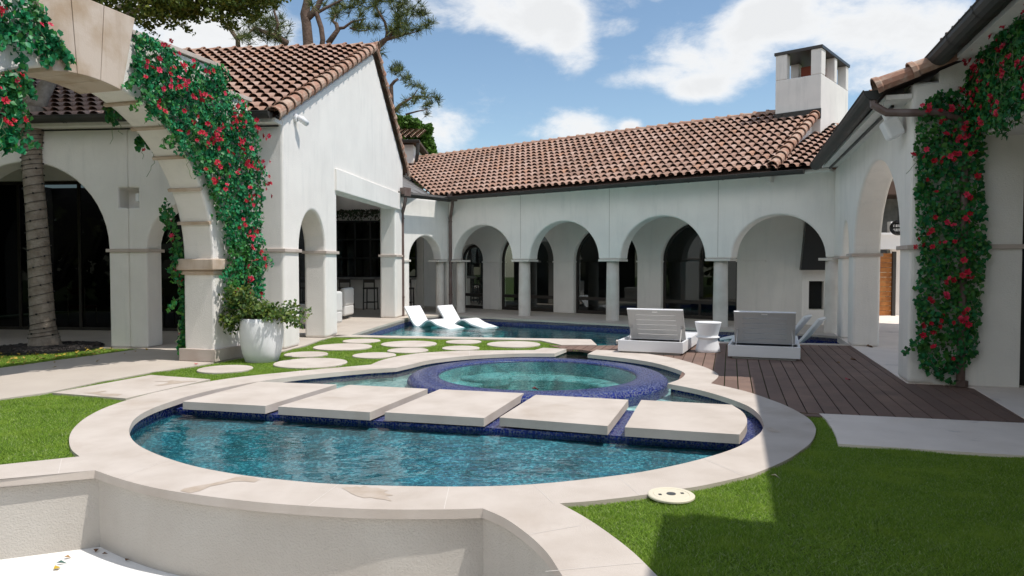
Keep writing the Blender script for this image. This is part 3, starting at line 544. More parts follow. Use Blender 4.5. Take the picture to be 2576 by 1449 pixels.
# ------------------------------------------------------------------ building helpers
def wall(mb, O, d, n, poly, th, mi=0):
    "upright wall: outline poly (along d from O, height), th thick along n"
    q = [p for i, p in enumerate(poly) if math.dist(p, poly[i - 1]) > 1e-3]
    mb.prism([X3(O + d * s, z) for s, z in q], X3(n * th, 0), mi)
def wbox(mb, O, d, n, s0, s1, n0, n1, z0, z1, mi=0):
    c = O + d * ((s0 + s1) / 2) + n * ((n0 + n1) / 2)
    mb.box(X3(c, (z0 + z1) / 2), (s1 - s0, n1 - n0, z1 - z0), (X3(d, 0), X3(n, 0), Vector((0, 0, 1))), mi)
def slope(h, m):
    "unit vector up a roof: horizontal direction h, rise m per metre"
    return Vector((h.x, h.y, m)).normalized()
def tiles(mb, O, e, u, ncol, w, nrow, c, keep=None, mi=0):
    "barrel tiles on a roof plane: O lower corner, e along the eave, u up the slope"
    e, u = Vector(e).normalized(), Vector(u).normalized(); n = e.cross(u)
    if n.z < 0: n = -n
    prof = [(0.37 * w * (1 - math.cos(math.pi * k / 8)), 0.34 * w * math.sin(math.pi * k / 8)) for k in range(9)] + [(0.82 * w, -0.03 * w), (0.92 * w, -0.03 * w), (1.02 * w, 0.0)]
    for j in range(nrow):
        for i in range(ncol):
            if keep and not keep((i + 0.5) * w, (j + 0.5) * c): continue
            jit = random.uniform(-0.006, 0.006); jl = random.uniform(-0.012, 0.012)
            o = O + e * (i * w + jit) + u * (j * c + jl)
            vs = [o + e * x + n * (h + 0.080) for x, h in prof] + [o + e * (0.02 * w + x * 0.96) + u * (c + 0.07) + n * (h * 0.85 + 0.012) for x, h in prof]
            k = len(prof)
            mb.add(vs, [(q, q + 1, k + q + 1, k + q) for q in range(k - 1)], mi)
def pipes(mb, A, B, r, ln, up, ov=0.08, seg=8, flare=1.16, mi=0, a0=-20, a1=200):
    "row of overlapping half round cap tiles from A to B, open side away from up"
    A, B, up = Vector(A), Vector(B), Vector(up).normalized(); d = (B - A); L = d.length; d.normalize(); s = d.cross(up).normalized(); up = s.cross(d).normalized()
    n = max(1, round(L / ln)); l = L / n
    for i in range(n):
        p = A + d * (i * l - ov * 0.5) + up * 0.012; q = A + d * ((i + 1) * l + ov * 0.5) - up * 0.012
        ring = lambda c, rr: [c + (s * math.cos(R(a0 + (a1 - a0) * k / seg)) + up * math.sin(R(a0 + (a1 - a0) * k / seg))) * rr for k in range(seg + 1)]
        m = p + d * 0.06
        vs = ring(p, r * flare * 1.06) + ring(m, r * flare) + ring(m + d * 0.02, r * 1.03) + ring(q, r * 0.93) + ring(p, r * flare * 0.92)
        k = seg + 1
        mb.add(vs, [(b * k + q_, b * k + q_ + 1, (b + 1) * k + q_ + 1, (b + 1) * k + q_) for b in range(3) for q_ in range(seg)] + [(4 * k + q_, 4 * k + q_ + 1, q_ + 1, q_) for q_ in range(seg)], mi)
def gutter(mb, A, B, r, straps=0.75, side=None):
    "half round gutter with straps and end discs"
    A, B = Vector(A), Vector(B); d = (B - A).normalized(); s = d.cross(Vector((0, 0, 1))).normalized(); up = Vector((0, 0, 1))
    def ring(c, rr, a0=180, a1=360, n=8): return [c + (s * math.cos(R(a0 + (a1 - a0) * k / n)) + up * math.sin(R(a0 + (a1 - a0) * k / n))) * rr for k in range(n + 1)]
    k = 9; vs = ring(A, r) + ring(B, r) + ring(A, r - 0.008) + ring(B, r - 0.008)
    mb.add(vs, [(q, q + 1, k + q + 1, k + q) for q in range(8)] + [(2 * k + q, 3 * k + q, 3 * k + q + 1, 2 * k + q + 1) for q in range(8)])
    for c in (A, B): mb.add(ring(c, r - 0.004), [tuple(range(9))])
    for sgn in (-1, 1): mb.tube([A + s * sgn * r, B + s * sgn * r], 0.011, 6)
    n = int((B - A).length / straps)
    for i in range(1, n):
        c = A + d * (i * straps); vs = ring(c - d * 0.014, r + 0.007) + ring(c + d * 0.014, r + 0.007); mb.add(vs, [(q, q + 1, k + q + 1, k + q) for q in range(8)])
def quad(mb, *p, mi=0): mb.add(p, [tuple(range(len(p)))], mi)

# ------------------------------------------------------------------ gabled pavilion on the left
pav = thing('gabled_pavilion', 'white stucco pavilion with a tall blank gable and brown barrel tile roof', 'pavilion', (B0.x, B0.y, 0))
m = MB(); wall(m, B0, BD, FD, [(0, 0), (0.69, 0), (0.69, 1.78)] + list(reversed(arc(1.37, 1.79, 0.68, 0.78)))[1:-1] + [(2.05, 1.78), (2.05, 0), (2.75, 0), (2.75, 3.12), (7.58, 3.12), (7.58, 0), (8.44, 0), (8.44, 4.36), (5.5, 6.80), (0, 4.10)], 0.46)
m.build('gable_wall', WHITE, pav, bevel=0.05, bseg=3)
FO = B0 + BD * 0.003
m = MB(); wall(m, FO, FD, BD, [(0.30, 0), (0.76, 0), (0.76, 1.78)] + list(reversed(arc(1.67, 1.79, 0.91, 0.86)))[1:-1] + [(2.58, 1.78), (2.58, 0), (2.925, 0), (2.925, 2.54), (2.725, 2.54), (2.725, 2.90), (2.925, 2.90), (2.925, 4.12), (0.30, 4.12)], 0.46)
wall(m, FO, FD, BD, [(2.929, 0), (3.31, 0), (3.31, 1.78)] + list(reversed(arc(4.93, 1.79, 1.62, 1.60)))[1:-1] + [(6.55, 1.78), (6.55, 0), (7.25, 0), (7.25, 1.78)] + list(reversed(arc(8.87, 1.79, 1.62, 1.6)))[1:-1] + [(10.49, 1.78), (10.49, 0), (12, 0), (12, 4.12), (2.929, 4.12), (2.929, 2.90), (3.11, 2.90), (3.11, 2.54), (2.929, 2.54)], 0.46)
m.build('front_wall', WHITE, pav, bevel=0.03, bseg=2)
m = MB(); wbox(m, FO, FD, BD, 2.66, 3.18, 0.30, 0.34, 2.45, 2.98); m.build('niche_back', WHITE, pav)
m = MB(); wbox(m, B0, BD, -FD, 2.63, 8.08, -0.3, 0.05, 3.09, 3.56); m.build('lintel', WHITE, pav, bevel=0.012)
def impost(par, O, d, n, s0, s1, n0, n1, z0=1.735, z1=1.795, mat=None):
    m = MB(); wbox(m, O, d, n, s0, s1, n0, n1, z0, z1); return m.build('impost', mat or TRIM, par, bevel=0.006)
impost(pav, B0, BD, FD, -0.035, 0.73, -0.035, 0.78); impost(pav, B0, BD, FD, 2.01, 2.79, -0.035, 0.495); impost(pav, B0, BD, FD, 7.54, 8.475, -0.035, 0.495)
impost(pav, FO, FD, BD, 2.54, 3.35, -0.035, 0.495); impost(pav, FO, FD, BD, 6.51, 7.29, -0.035, 0.495)
# roof
SL = slope(BD, 0.492); SR = slope(-BD, 0.83)
ro = MB(); O = X3(B0 - BD * 0.36 - FD * 0.02, 4.05)
tiles(ro, O, X3(FD, 0), SL, 46, 0.245, 19, 0.352)
O2 = X3(B0 + BD * 8.78 - FD * 0.02, 4.18); tiles(ro, O2, X3(FD, 0), SR, 46, 0.245, 12, 0.36)
U = lambda s, z, f: X3(B0 + BD * s + FD * f, z)
quad(ro, U(-0.36, 4.04, 0.0), U(5.53, 6.90, 0.0), U(5.53, 6.90, 12), U(-0.36, 4.04, 12), mi=1)
quad(ro, U(8.78, 4.17, 0.0), U(5.53, 6.90, 0.0), U(5.53, 6.90, 12), U(8.78, 4.17, 12), mi=1)
wbox(ro, B0, BD, FD, -0.30, 0.0, 0.02, 12, 3.97, 4.04, 2)
roof = ro.build('roof', [TILE, UNDER, WHITE], pav)
m = MB(); pipes(m, U(-0.40, 4.07, -0.015), U(5.50, 6.975, -0.015), 0.115, 0.36, Vector((0.25, -0.3, 1)), a0=-35, a1=190); pipes(m, U(8.80, 4.20, -0.015), U(5.60, 6.93, -0.015), 0.115, 0.36, Vector((0.25, 0.5, 1)), a0=-15, a1=215)
m.build('verge_tile', TILEV, roof, smooth=False)
m = MB(); pipes(m, U(5.53, 6.97, -0.1), U(5.53, 6.97, 12), 0.12, 0.42, (0, 0, 1)); m.build('ridge_cap', TILEV, roof)
m = MB(); gutter(m, U(-0.47, 4.10, 0.02), U(-0.47, 4.10, 12), 0.11); m.build('gutter', BRONZE, pav)
m = MB(); wbox(m, FO, FD, BD, 0.05, 12, -0.09, -0.06, 3.93, 3.955); m.build('conduit', BLACK, pav)
# inside: glazed room behind the porch, far wall with bar window
m = MB(); g0 = 3.15
wbox(m, FO, FD, BD, 3.4, 12, g0, g0 + 0.1, 3.42, 4.0); wbox(m, FO, FD, BD, 0.47, 12, 0.47, 8.6, 4.0, 4.05)
wbox(m, FO, FD, BD, 0.3, 12, 12.3, 12.5, 0, 4.0); wbox(m, FO, FD, BD, 3.4, 3.5, g0 + .1, 12.3, 3.42, 4.0)
m.build('inner_wall', WHITE, pav)
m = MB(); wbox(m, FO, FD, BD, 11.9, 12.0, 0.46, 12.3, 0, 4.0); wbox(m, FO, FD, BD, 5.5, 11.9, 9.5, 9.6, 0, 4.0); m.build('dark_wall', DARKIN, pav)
fr = MB()
for s in (3.43, 4.75, 6.25, 7.75, 9.3): wbox(fr, FO, FD, BD, s - 0.03, s + 0.03, g0, g0 + 0.06, 0, 3.42)
wbox(fr, FO, FD, BD, 3.4, 11.9, g0, g0 + 0.06, 3.36, 3.44); wbox(fr, FO, FD, BD, 3.4, 11.9, g0, g0 + 0.06, 0.0, 0.07)
for b in (5.0, 7.0, 9.0, 11.0): wbox(fr, FO, FD, BD, 3.40, 3.46, b, b + 0.06, 0, 3.42)
gw = thing('glass_wall', 'black framed floor to ceiling glass wall behind the left arches', 'glass wall', tuple(X3(FO + FD * 5 + BD * g0, 0)))
fr.build('frame', BRNZF, gw)
m = MB(); quad(m, X3(FO + FD * 3.4 + BD * (g0 + .03), 0), X3(FO + FD * 11.9 + BD * (g0 + .03), 0), X3(FO + FD * 11.9 + BD * (g0 + .03), 3.4), X3(FO + FD * 3.4 + BD * (g0 + .03), 3.4)); m.build('pane', GLASSP, gw)
m = MB(); quad(m, X3(FO + FD * 3.43 + BD * (g0 + .06), 0), X3(FO + FD * 3.43 + BD * 12.3, 0), X3(FO + FD * 3.43 + BD * 12.3, 3.4), X3(FO + FD * 3.43 + BD * (g0 + .06), 3.4)); m.build('pane', GLASSB, gw)
bw = thing('bar_window', 'black gridded window above the bar inside the pavilion', 'window', tuple(X3(FO + BD * 12.2, 1.1)))
m = MB(); wbox(m, FO, FD, BD, 0.5, 3.38, 12.24, 12.26, 1.08, 3.02); m.build('pane', GLASSB, bw)
m = MB()
for s in (0.52, 1.05, 1.6, 2.15, 2.7, 3.36): wbox(m, FO, FD, BD, s - 0.025, s + 0.025, 12.20, 12.24, 1.08, 3.05)
for z in (1.1, 1.75, 2.4, 3.03): wbox(m, FO, FD, BD, 0.5, 3.38, 12.205, 12.238, z - 0.025, z + 0.025)
m.build('frame', BLACK, bw)
bar = thing('bar_counter', 'grey stone topped bar under the gridded window', 'bar counter', tuple(X3(FO + BD * 11.8, 0)))
m = MB(); wbox(m, FO, FD, BD, 0.5, 3.38, 11.72, 12.2, 1.0, 1.08); m.build('counter_top', COUNTER, bar)
m = MB(); wbox(m, FO, FD, BD, 0.5, 3.38, 11.95, 12.2, 0, 1.0); m.build('front_panel', WHITE, bar)

# ------------------------------------------------------------------ arcade with its columns
arcd = thing('arcade_building', 'low white arcade on round columns under a long brown tiled roof', 'building', (A0.x, A0.y, 0))
m = MB(); pl = [(-4.62, 1.66), (-4.33, 1.66)]
ARCH = [(-3.16, 1.17, 1.06), (-0.195, 1.155, 1.07), (2.80, 1.17, 1.09), (5.70, 1.06, 1.0)]
for c, a, b in ARCH: pl += list(reversed(arc(c, 1.66, a, b, 28)))
pl += [(6.97, 1.66), (6.97, 3.60), (-4.62, 3.60)]
wall(m, A0, AD, RU, pl, 0.42); m.build('arcade_wall', WHITE, arcd, bevel=0.045, bseg=3)
for t in (-1.67, 1.295, 4.30): m = MB(); wbox(m, A0, AD, RU, t - 0.004, t + 0.004, -0.003, 0.01, 1.70, 3.55); m.build('wall_joint', GROUTD, arcd)
def column(p, r=0.165):
    m = MB(); m.lathe([(r * 1.10, 0.0), (r * 1.10, 0.06), (r * 1.07, 0.07), (r * 1.08, 0.5), (r * 1.04, 1.0), (r, 1.60), (0, 1.60)], (p.x, p.y, 0), 32)
    return m.build('column', COLST, arcd, smooth=True)
for t, wdt in ((-1.67, 0.56), (1.295, 0.56), (4.30, 0.56)):
    column(Ap(t, 0.2)); impost(arcd, A0, AD, RU, t - 0.32, t + 0.32, -0.03, 0.45, 1.60, 1.66, COLST)
column(Ap(-4.19, 0.2), 0.13); impost(arcd, A0, AD, RU, -4.6, -4.0, -0.03, 0.45, 1.60, 1.66, COLST)
column(Ap(6.9, 0.15), 0.17); impost(arcd, A0, AD, RU, 6.62, 7.1, -0.03, 0.45, 1.60, 1.66, COLST)
D0 = Ap(-4.5); DD = -RU
m = MB(); wall(m, D0, DD, -AD, [(0.0, 1.66), (0.34, 1.66)] + list(reversed(arc(1.04, 1.66, 0.70, 0.73))) + [(1.74, 0), (2.2, 0), (2.2, 3.52), (0.0, 3.52)], 0.38)
m.build('side_wall', WHITE, arcd, bevel=0.04, bseg=2)
column(D0 + DD * 0.26 - AD * 0.16, 0.125); impost(arcd, D0, DD, -AD, 0.1, 0.52, -0.03, 0.42, 1.60, 1.66, COLST); impost(arcd, D0, DD, -AD, 1.71, 2.0, -0.03, 0.42, 1.60, 1.66, COLST)
m = MB(); wbox(m, D0, DD, -AD, -0.16, 0.06, -0.02, 0.24, 0, 1.60); m.build('corner_pier', COLST, arcd, bevel=0.01)
BO = 1.97
pl = [(-9.5, 0), (-5.8, 0)] + list(reversed(arc(-5.28, 1.68, 0.52, 0.55))) + [(-4.76, 0), (-4.05, 0)]
for c in (-2.95, 0.0, 2.95): pl += list(reversed(arc(c, 1.62, 1.10, 1.08, 28))) + [(c + 1.10, 0), (c + 1.85, 0)]
pl = pl[:-1] + [(5.75, 0), (5.75, 3.45), (-9.5, 3.45)]
m = MB(); wall(m, A0 + RU * BO, AD, RU, pl, 0.3); m.build('back_wall', WHITE, arcd, bevel=0.02)
for c in (-2.95, 0.0, 2.95):
    for s0, s1 in ((c + 1.10 - 0.02, c + 1.87),): impost(arcd, A0 + RU * BO, AD, RU, s0, s1, -0.025, 0.32, 1.585, 1.625, WHITE)
impost(arcd, A0 + RU * BO, AD, RU, -4.78, -4.03, -0.025, 0.32, 1.585, 1.625, WHITE)
m = MB(); wbox(m, A0, AD, RU, -4.5, 6.9, 0.42, BO, 3.36, 3.42); m.build('ceiling', WHITE, arcd)
for c, a, zs in ((-2.95, 1.10, 1.62), (0.0, 1.10, 1.62), (2.95, 1.10, 1.62), (-5.28, 0.52, 1.68)):
    gd = MB(); O = A0 + RU * (BO + 0.16)
    out = [(c - a, 0)] + list(reversed(arc(c, zs, a, a * 0.985))) + [(c + a, 0)]; k = (a - 0.075) / a
    inn = [(c + (s - c) * k, 0.0 if z == 0 else zs + (z - zs) * k) for s, z in out]
    n = len(out); vs = [X3(O + AD * s, z) for s, z in out] + [X3(O + AD * s, z) for s, z in inn]; vs += [v + X3(RU * 0.06, 0) for v in vs]
    gd.add(vs, [(i, i + 1, n + i + 1, n + i) for i in range(n - 1)] + [(n + i, n + i + 1, 3 * n + i + 1, 3 * n + i) for i in range(n - 1)])
    for z0, z1 in ((0.0, 0.10), (0.42, 0.52)): wbox(gd, O, AD, RU, c - a * 0.95, c + a * 0.95, 0.004, 0.05, z0, z1)
    if a > 1: wbox(gd, O, AD, RU, c - 0.03, c + 0.03, 0.003, 0.045, 0.10, 0.42)
    df = gd.build('door_frame', BRNZF, arcd)
    m = MB(); m.add([X3(O + AD * s + RU * 0.03, z) for s, z in out], [tuple(range(n))]); m.build('pane', GLASS, df)
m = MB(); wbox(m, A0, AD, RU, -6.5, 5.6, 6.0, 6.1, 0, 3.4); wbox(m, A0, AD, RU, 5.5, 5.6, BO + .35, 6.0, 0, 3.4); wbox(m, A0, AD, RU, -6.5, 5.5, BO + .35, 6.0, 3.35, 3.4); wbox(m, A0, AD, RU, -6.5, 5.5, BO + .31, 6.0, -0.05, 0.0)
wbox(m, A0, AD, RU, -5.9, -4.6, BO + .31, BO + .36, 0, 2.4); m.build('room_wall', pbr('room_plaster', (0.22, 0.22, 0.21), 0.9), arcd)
# roof
SA = slope(RU, 0.5); ro = MB(); O = X3(Ap(-14.4, -0.42), 3.62)
def keepA(x, y):
    t = -14.4 + x; o = -0.42 + y * 0.894
    return t > -4.66 - (o + 0.4) * 1.5
tiles(ro, O, X3(AD, 0), SA, 89, 0.2255, 14, 0.338, keepA)
a_, b_ = X3(Ap(-4.7, -0.42), 3.605), X3(Ap(5.66, -0.42), 3.605); c_, d_ = X3(Ap(5.66, 3.78), 5.705), X3(Ap(-11.0, 3.78), 5.705)
quad(ro, a_, b_, c_, d_, mi=1); quad(ro, d_, c_, X3(Ap(5.66, 8.0), 3.6), X3(Ap(-11, 8.0), 3.6), mi=1)
wbox(ro, A0, AD, RU, -4.6, 6.9, -0.34, 0.0, 3.545, 3.60, 2)
roofA = ro.build('roof', [TILE, UNDER, WHITE], arcd)
m = MB(); pipes(m, X3(Ap(-11, 3.78), 5.76), X3(Ap(4.62, 3.78), 5.76), 0.105, 0.37, (0, 0, 1)); m.build('ridge_cap', TILEV, roofA)
m = MB(); pipes(m, X3(Ap(5.68, -0.30), 3.73), X3(Ap(5.68, 3.72), 5.74), 0.115, 0.34, X3(AD * 0.3, 1)); m.build('verge_tile', TILEV, roofA)
m = MB(); wall(m, Ap(5.60), RU, -AD, [(-0.2, 3.4), (5.0, 3.4), (5.0, 5.1), (3.78, 5.70), (-0.2, 3.72)], 0.12); m.build('verge_wall', WHITE, arcd)
lr = MB(); SB = slope(RU, 0.36); tiles(lr, X3(Ap(5.62, -0.42), 3.60), X3(AD, 0), SB, 22, 0.2255, 15, 0.338, lambda x, y: True)
quad(lr, X3(Ap(5.6, -0.42), 3.585), X3(Ap(10.6, -0.42), 3.585), X3(Ap(10.6, 4.4), 5.32), X3(Ap(5.6, 4.4), 5.32), mi=1)
lr.build('lower_roof', [TILE, UNDER], arcd)
# lead-grey copper roof over the short angled wall, gutters and pipes
m = MB(); q0, q1, q2 = X3(D0 + DD * 2.5 + AD * 0.34, 3.60), X3(Ap(-4.72, -0.40), 3.62), X3(Ap(-10.4, 3.4), 5.25); q3 = X3(D0 + DD * 1.6 - AD * 5.0, 5.0)
m.add([q0, q1, q2, q3], [(0, 1, 2), (0, 2, 3)])
for f in (0.2, 0.45, 0.7, 0.92):
    p = q0.lerp(q1, f); q = q3.lerp(q2, f * 0.9); m.tube([p + Vector((0, 0, 0.015)), q + Vector((0, 0, 0.03))], 0.016, 5)
wbox(m, D0, DD, -AD, 0.2, 2.5, -0.36, -0.30, 3.49, 3.615)
m.build('copper_roof', COPROOF, arcd)
m = MB(); gutter(m, X3(Ap(-4.75, -0.50), 3.575), X3(Ap(6.42, -0.50), 3.575), 0.088, 0.85); gutter(m, X3(D0 + DD * 2.42 + AD * 0.42, 3.53), X3(D0 + DD * 0.42 + AD * 0.42, 3.53), 0.085); m.build('gutter', BRONZE, arcd)
for nm, base, s in (('a', D0 + DD * 2.12 + AD * 0.10, 2.3), ('b', D0 + DD * 0.02 + AD * 0.08, 0.3)):
    hd = D0 + DD * (s) + AD * 0.42
    m = MB(); m.box(X3(hd, 3.60), (0.24, 0.2, 0.24), (X3(DD, 0), X3(AD, 0), Vector((0, 0, 1)))); m.tube([X3(hd, 3.5), X3(hd, 3.38), X3(hd.lerp(base, 0.35), 3.22), X3(base, 3.02), X3(base, 2.9), X3(base, 0.0)], 0.05, 10)
    for z in (2.85, 1.55, 0.55): m.tube([X3(base, z), X3(base, z + 0.035)], 0.062, 10)
    m.build('downpipe', COPPER, arcd)
# chimney
ch = thing('chimney', 'white stucco chimney with open top and dark flat cap on the tiled roof', 'chimney', tuple(X3(Ap(5.2, 3.8), 5.0)))
K1 = Ap(4.62, 3.2); KD = Vector((0.766, -0.643)); KN = Vector((0.643, 0.766)); W, Dp = 1.20, 2.5
m = MB(); wbox(m, K1, KD, KN, 0, W, 0, Dp, 4.4, 6.52)
for s0, s1, n0, n1 in ((0, .31, 0, .24), (W - .27, W, 0, .36), (W - .24, W, 1.17, 1.40), (W - .24, W, Dp - .24, Dp), (0, .24, Dp - .24, Dp), (0, .24, 1.17, 1.40)): wbox(m, K1, KD, KN, s0, s1, n0, n1, 6.52, 7.20)
m.build('stack', pbr('chimney_stucco', (0.72, 0.70, 0.67), 0.9, (0.66, 0.645, 0.62), 2, bump=0.4, bscale=40, streak=((0.42, 0.42, 0.41), 0.5), spec=0.1), ch, bevel=0.02)
m = MB(); wbox(m, K1, KD, KN, -.03, W + .03, -.03, Dp + .03, 7.195, 7.27); m.build('cap', BRNZF, ch)
m = MB(); wbox(m, K1, KD, KN, 0.45, 0.95, 0.7, 1.3, 6.45, 6.95); m.build('flue', RED2, ch)
m = MB(); wbox(m, K1, KD, KN, -.02, W + .01, -.03, 0.0, 5.35, 5.62); m.build('flashing', BRNZF, ch)
# fireplace under the arcade
fp = thing('fireplace', 'plastered outdoor fireplace with a black hood under the last arch', 'fireplace', (7.6, 18.0, 0))
F0 = A0 + RU * BO + AD * 5.72
m = MB()
wbox(m, F0, CN, CD, 0, 0.17, 0, 0.6, 0, 3.4); wbox(m, F0, CN, CD, 0.52, 1.6, 0, 0.6, 0, 3.4); wbox(m, F0, CN, CD, 0.17, 0.52, 0.003, 0.6, 0, 0.38); wbox(m, F0, CN, CD, 0.17, 0.52, 0.003, 0.6, 1.10, 3.4)
m.build('breast', WHITE, fp); m = MB(); wbox(m, F0, CN, CD, 0.15, 0.54, 0.45, 0.5, 0.36, 1.12); m.build('firebox', BLACK, fp)
m = MB(); hz = [(-0.06, 1.38), (0.85, 1.38), (0.62, 2.6), (0.62, 3.35), (0.05, 3.35), (0.05, 2.6)]; wall(m, F0 - CD * 0.45, CN, CD, hz, 0.448); m.build('hood', BLACK, fp)

# ------------------------------------------------------------------ right wing
rwg = thing('right_wing', 'white stucco house wing with a tall arch at the right side', 'house', (E0.x, E0.y, 0))
m = MB(); wall(m, E0, CD, CN, [(0, 0), (0.58, 0), (0.58, 1.70)] + list(reversed(arc(2.47, 1.71, 1.89, 1.43, 32)))[1:-1] + [(4.36, 1.70), (4.36, 0), (4.93, 0), (4.93, 1.68)] + list(reversed(arc(5.385, 1.69, 0.455, 0.68)))[1:-1] + [(5.84, 1.68), (5.84, 0), (6.35, 0), (6.35, 1.67), (6.99, 1.67), (6.99, 3.62), (0, 3.80)], 0.46)
m.build('arch_wall', WHITE, rwg, bevel=0.05, bseg=3)
EO = E0 + CD * 0.003
m = MB(); wall(m, EO, CN, CD, [(0.3, 0), (1.23, 0), (1.23, 3.06), (4.5, 3.06), (4.5, 5.59), (0.3, 3.92)], 0.46)
wall(m, E0 + CD * 0.45, CD, CN, [(0, 0), (0.01, 0), (0.01, 3.9), (0, 3.9)], 0.4)
m.build('end_wall', WHITE, rwg, bevel=0.02)
m = MB(); wall(m, E0 + CN * 0.74, -CD, CN, [(0.0, 3.08), (10, 3.06), (10, 4.42), (0.0, 4.42)], 0.49); m.build('porch_beam', WHITE, rwg, bevel=0.015)
m = MB(); wbox(m, E0, -CD, CN, 8.6, 12.5, 0.74, 1.2, 0, 4.1); m.build('near_wall', WHITE, rwg)
impost(rwg, E0, CD, CN, -0.035, 0.62, -0.035, 0.495, 1.70, 1.755); impost(rwg, EO, CN, CD, 0.50, 1.265, -0.035, 0.2, 1.70, 1.755)
impost(rwg, E0, CD, CN, 4.32, 4.97, -0.035, 0.495, 1.66, 1.715); impost(rwg, E0, CD, CN, 5.80, 6.9, -0.035, 0.495, 1.635, 1.685)
SC = slope(CN, 0.40); ro = MB()
tiles(ro, X3(Cp(-0.05, -0.36), 3.70), X3(CD, 0), SC, 31, 0.2255, 3, 0.34)
quad(ro, X3(Cp(-0.06, -0.36), 3.69), X3(Cp(6.9, -0.36), 3.69), X3(Cp(6.9, 4.2), 5.51), X3(Cp(-0.06, 4.2), 5.51), mi=1)
wbox(ro, E0, CD, CN, -0.0, 6.7, -0.30, 0.0, 3.60, 3.66, 2)
roofC = ro.build('roof', [TILE, UNDER, WHITE], rwg)
m = MB(); pipes(m, X3(Cp(-0.06, -0.40), 3.74), X3(Cp(-0.06, 1.6), 4.54), 0.115, 0.42, X3(-CD * 0.35, 1), a0=-20, a1=220); m.build('verge_tile', TILEV, roofC)
ro = MB(); tiles(ro, X3(Cp(-5.9, 0.32), 4.13), X3(CD, 0), SC, 26, 0.2255, 4, 0.34)
quad(ro, X3(Cp(-0.02, 0.32), 4.12), X3(Cp(-6.0, 0.32), 4.12), X3(Cp(-6.0, 5), 6.0), X3(Cp(-0.02, 5), 6.0), mi=1)
quad(ro, X3(Cp(-5.85, -0.38), 4.13), X3(Cp(-12.5, -0.38), 4.13), X3(Cp(-12.5, 5), 6.3), X3(Cp(-5.85, 5), 6.3), mi=1)
wbox(ro, E0, -CD, CN, 0.02, 10, 0.44, 0.74, 4.02, 4.10, 2)
ro.build('near_roof', [TILE, UNDER, WHITE], rwg)
m = MB(); gutter(m, X3(Cp(-0.05, -0.45), 3.72), X3(Cp(6.35, -0.45), 3.64), 0.12, 0.62); gutter(m, X3(Cp(-0.04, 0.26), 4.08), X3(Cp(-6.0, 0.26), 4.12), 0.135, 0.9); gutter(m, X3(Cp(-5.9, -0.42), 4.08), X3(Cp(-12.5, -0.42), 4.08), 0.12, 0.9); m.build('gutter', BRONZE, rwg)
m = MB(); wbox(m, E0, CD, CN, 0.35, 6.6, -0.17, -0.135, 3.565, 3.598); wbox(m, E0, -CD, CN, 0.3, 8, 0.69, 0.72, 3.90, 3.935); m.build('conduit', BLACK, rwg)
ps = [X3(Cp(0.02, -0.44), 3.66), X3(Cp(0.0, -0.44), 3.54), X3(Cp(-0.05, -0.30), 3.43), X3(Cp(-0.10, -0.05), 3.40), X3(Cp(-0.10, 0.25), 3.39), X3(Cp(-0.07, 0.50), 3.30), X3(Cp(-0.055, 0.58), 3.05), X3(Cp(-0.055, 0.58), 0.0)]
m = MB(); m.tube(ps, 0.05, 10); m.tube([X3(Cp(-0.09, 0.58), 0.0), X3(Cp(-0.09, 0.58), 0.07)], 0.075, 8); m.build('downpipe', COPPER, rwg)
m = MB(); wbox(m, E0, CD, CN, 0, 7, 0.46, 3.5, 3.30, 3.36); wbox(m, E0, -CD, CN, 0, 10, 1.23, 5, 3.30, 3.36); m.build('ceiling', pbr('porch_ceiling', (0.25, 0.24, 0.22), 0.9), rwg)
m = MB(); wbox(m, E0, -CD, CN, -0.5, 10, 4.6, 4.8, 0, 3.3); m.build('porch_wall', WHITE, rwg)
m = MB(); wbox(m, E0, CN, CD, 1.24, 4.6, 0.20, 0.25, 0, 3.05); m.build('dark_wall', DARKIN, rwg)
# what shows through the tall arch
gt = thing('garden_gate', 'orange cedar board gate seen through the tall right arch', 'gate', (11.0, 21.2, 0))
m = MB()
for k in range(13): m.box((11.0, 21.2, 0.08 + k * 0.142), (0.62, 0.05, 0.134))
m.build('board_panel', ORANGE, gt, bevel=0.006); m = MB(); m.box((11.28, 21.14, 0.95), (0.10, 0.06, 1.9)); m.build('post', BRNZF, gt)
gb = thing('side_building', 'pale side building with a white beam behind the cedar gate', 'building', (12.0, 21.6, 0))
m = MB(); m.box((16.4, 21.5, 1.4), (10.2, 0.2, 2.8)); m.box((9.2, 21.5, 1.0), (2.9, 0.2, 2.0)); m.build('wall', WHITE, gb); m = MB(); m.box((11.2, 21.25, 2.18), (7, 0.35, 0.42)); m.box((11.2, 21.2, 2.42), (7.2, 0.5, 0.06)); m.build('beam', WHITEP, gb)
m = MB(); m.box((13.2, 23.5, 3.0), (14, 0.4, 3.2)); m.build('stone_wall', GSTONE, gb); m = MB(); m.box((13.2, 22.9, 4.1), (15, 2.2, 0.9)); m.build('roof', UNDER, gb)
ln = thing('lantern', 'dark woven ball lantern hanging behind the tall right arch', 'lantern', tuple(at(2259, 573, 17.0)))
c = at(2259, 573, 17.0); m = MB()
for k in range(8):
    a = math.pi * k / 8; m.tube([c + Vector((math.cos(a) * math.sin(t), math.sin(a) * math.sin(t), math.cos(t))) * 0.17 for t in [i * 2 * math.pi / 20 for i in range(21)]], 0.012, 5)
for z in (-0.1, 0.0, 0.1):
    r = math.sqrt(0.17 ** 2 - z * z); m.tube([c + Vector((math.cos(i * math.pi / 10) * r, math.sin(i * math.pi / 10) * r, z)) for i in range(21)], 0.012, 5)
m.build('shade', BLACK, ln); m = MB(); m.tube([c + Vector((0, 0, 0.17)), c + Vector((0, 0, 0.95))], 0.008, 5); m.build('cord', BLACK, ln)
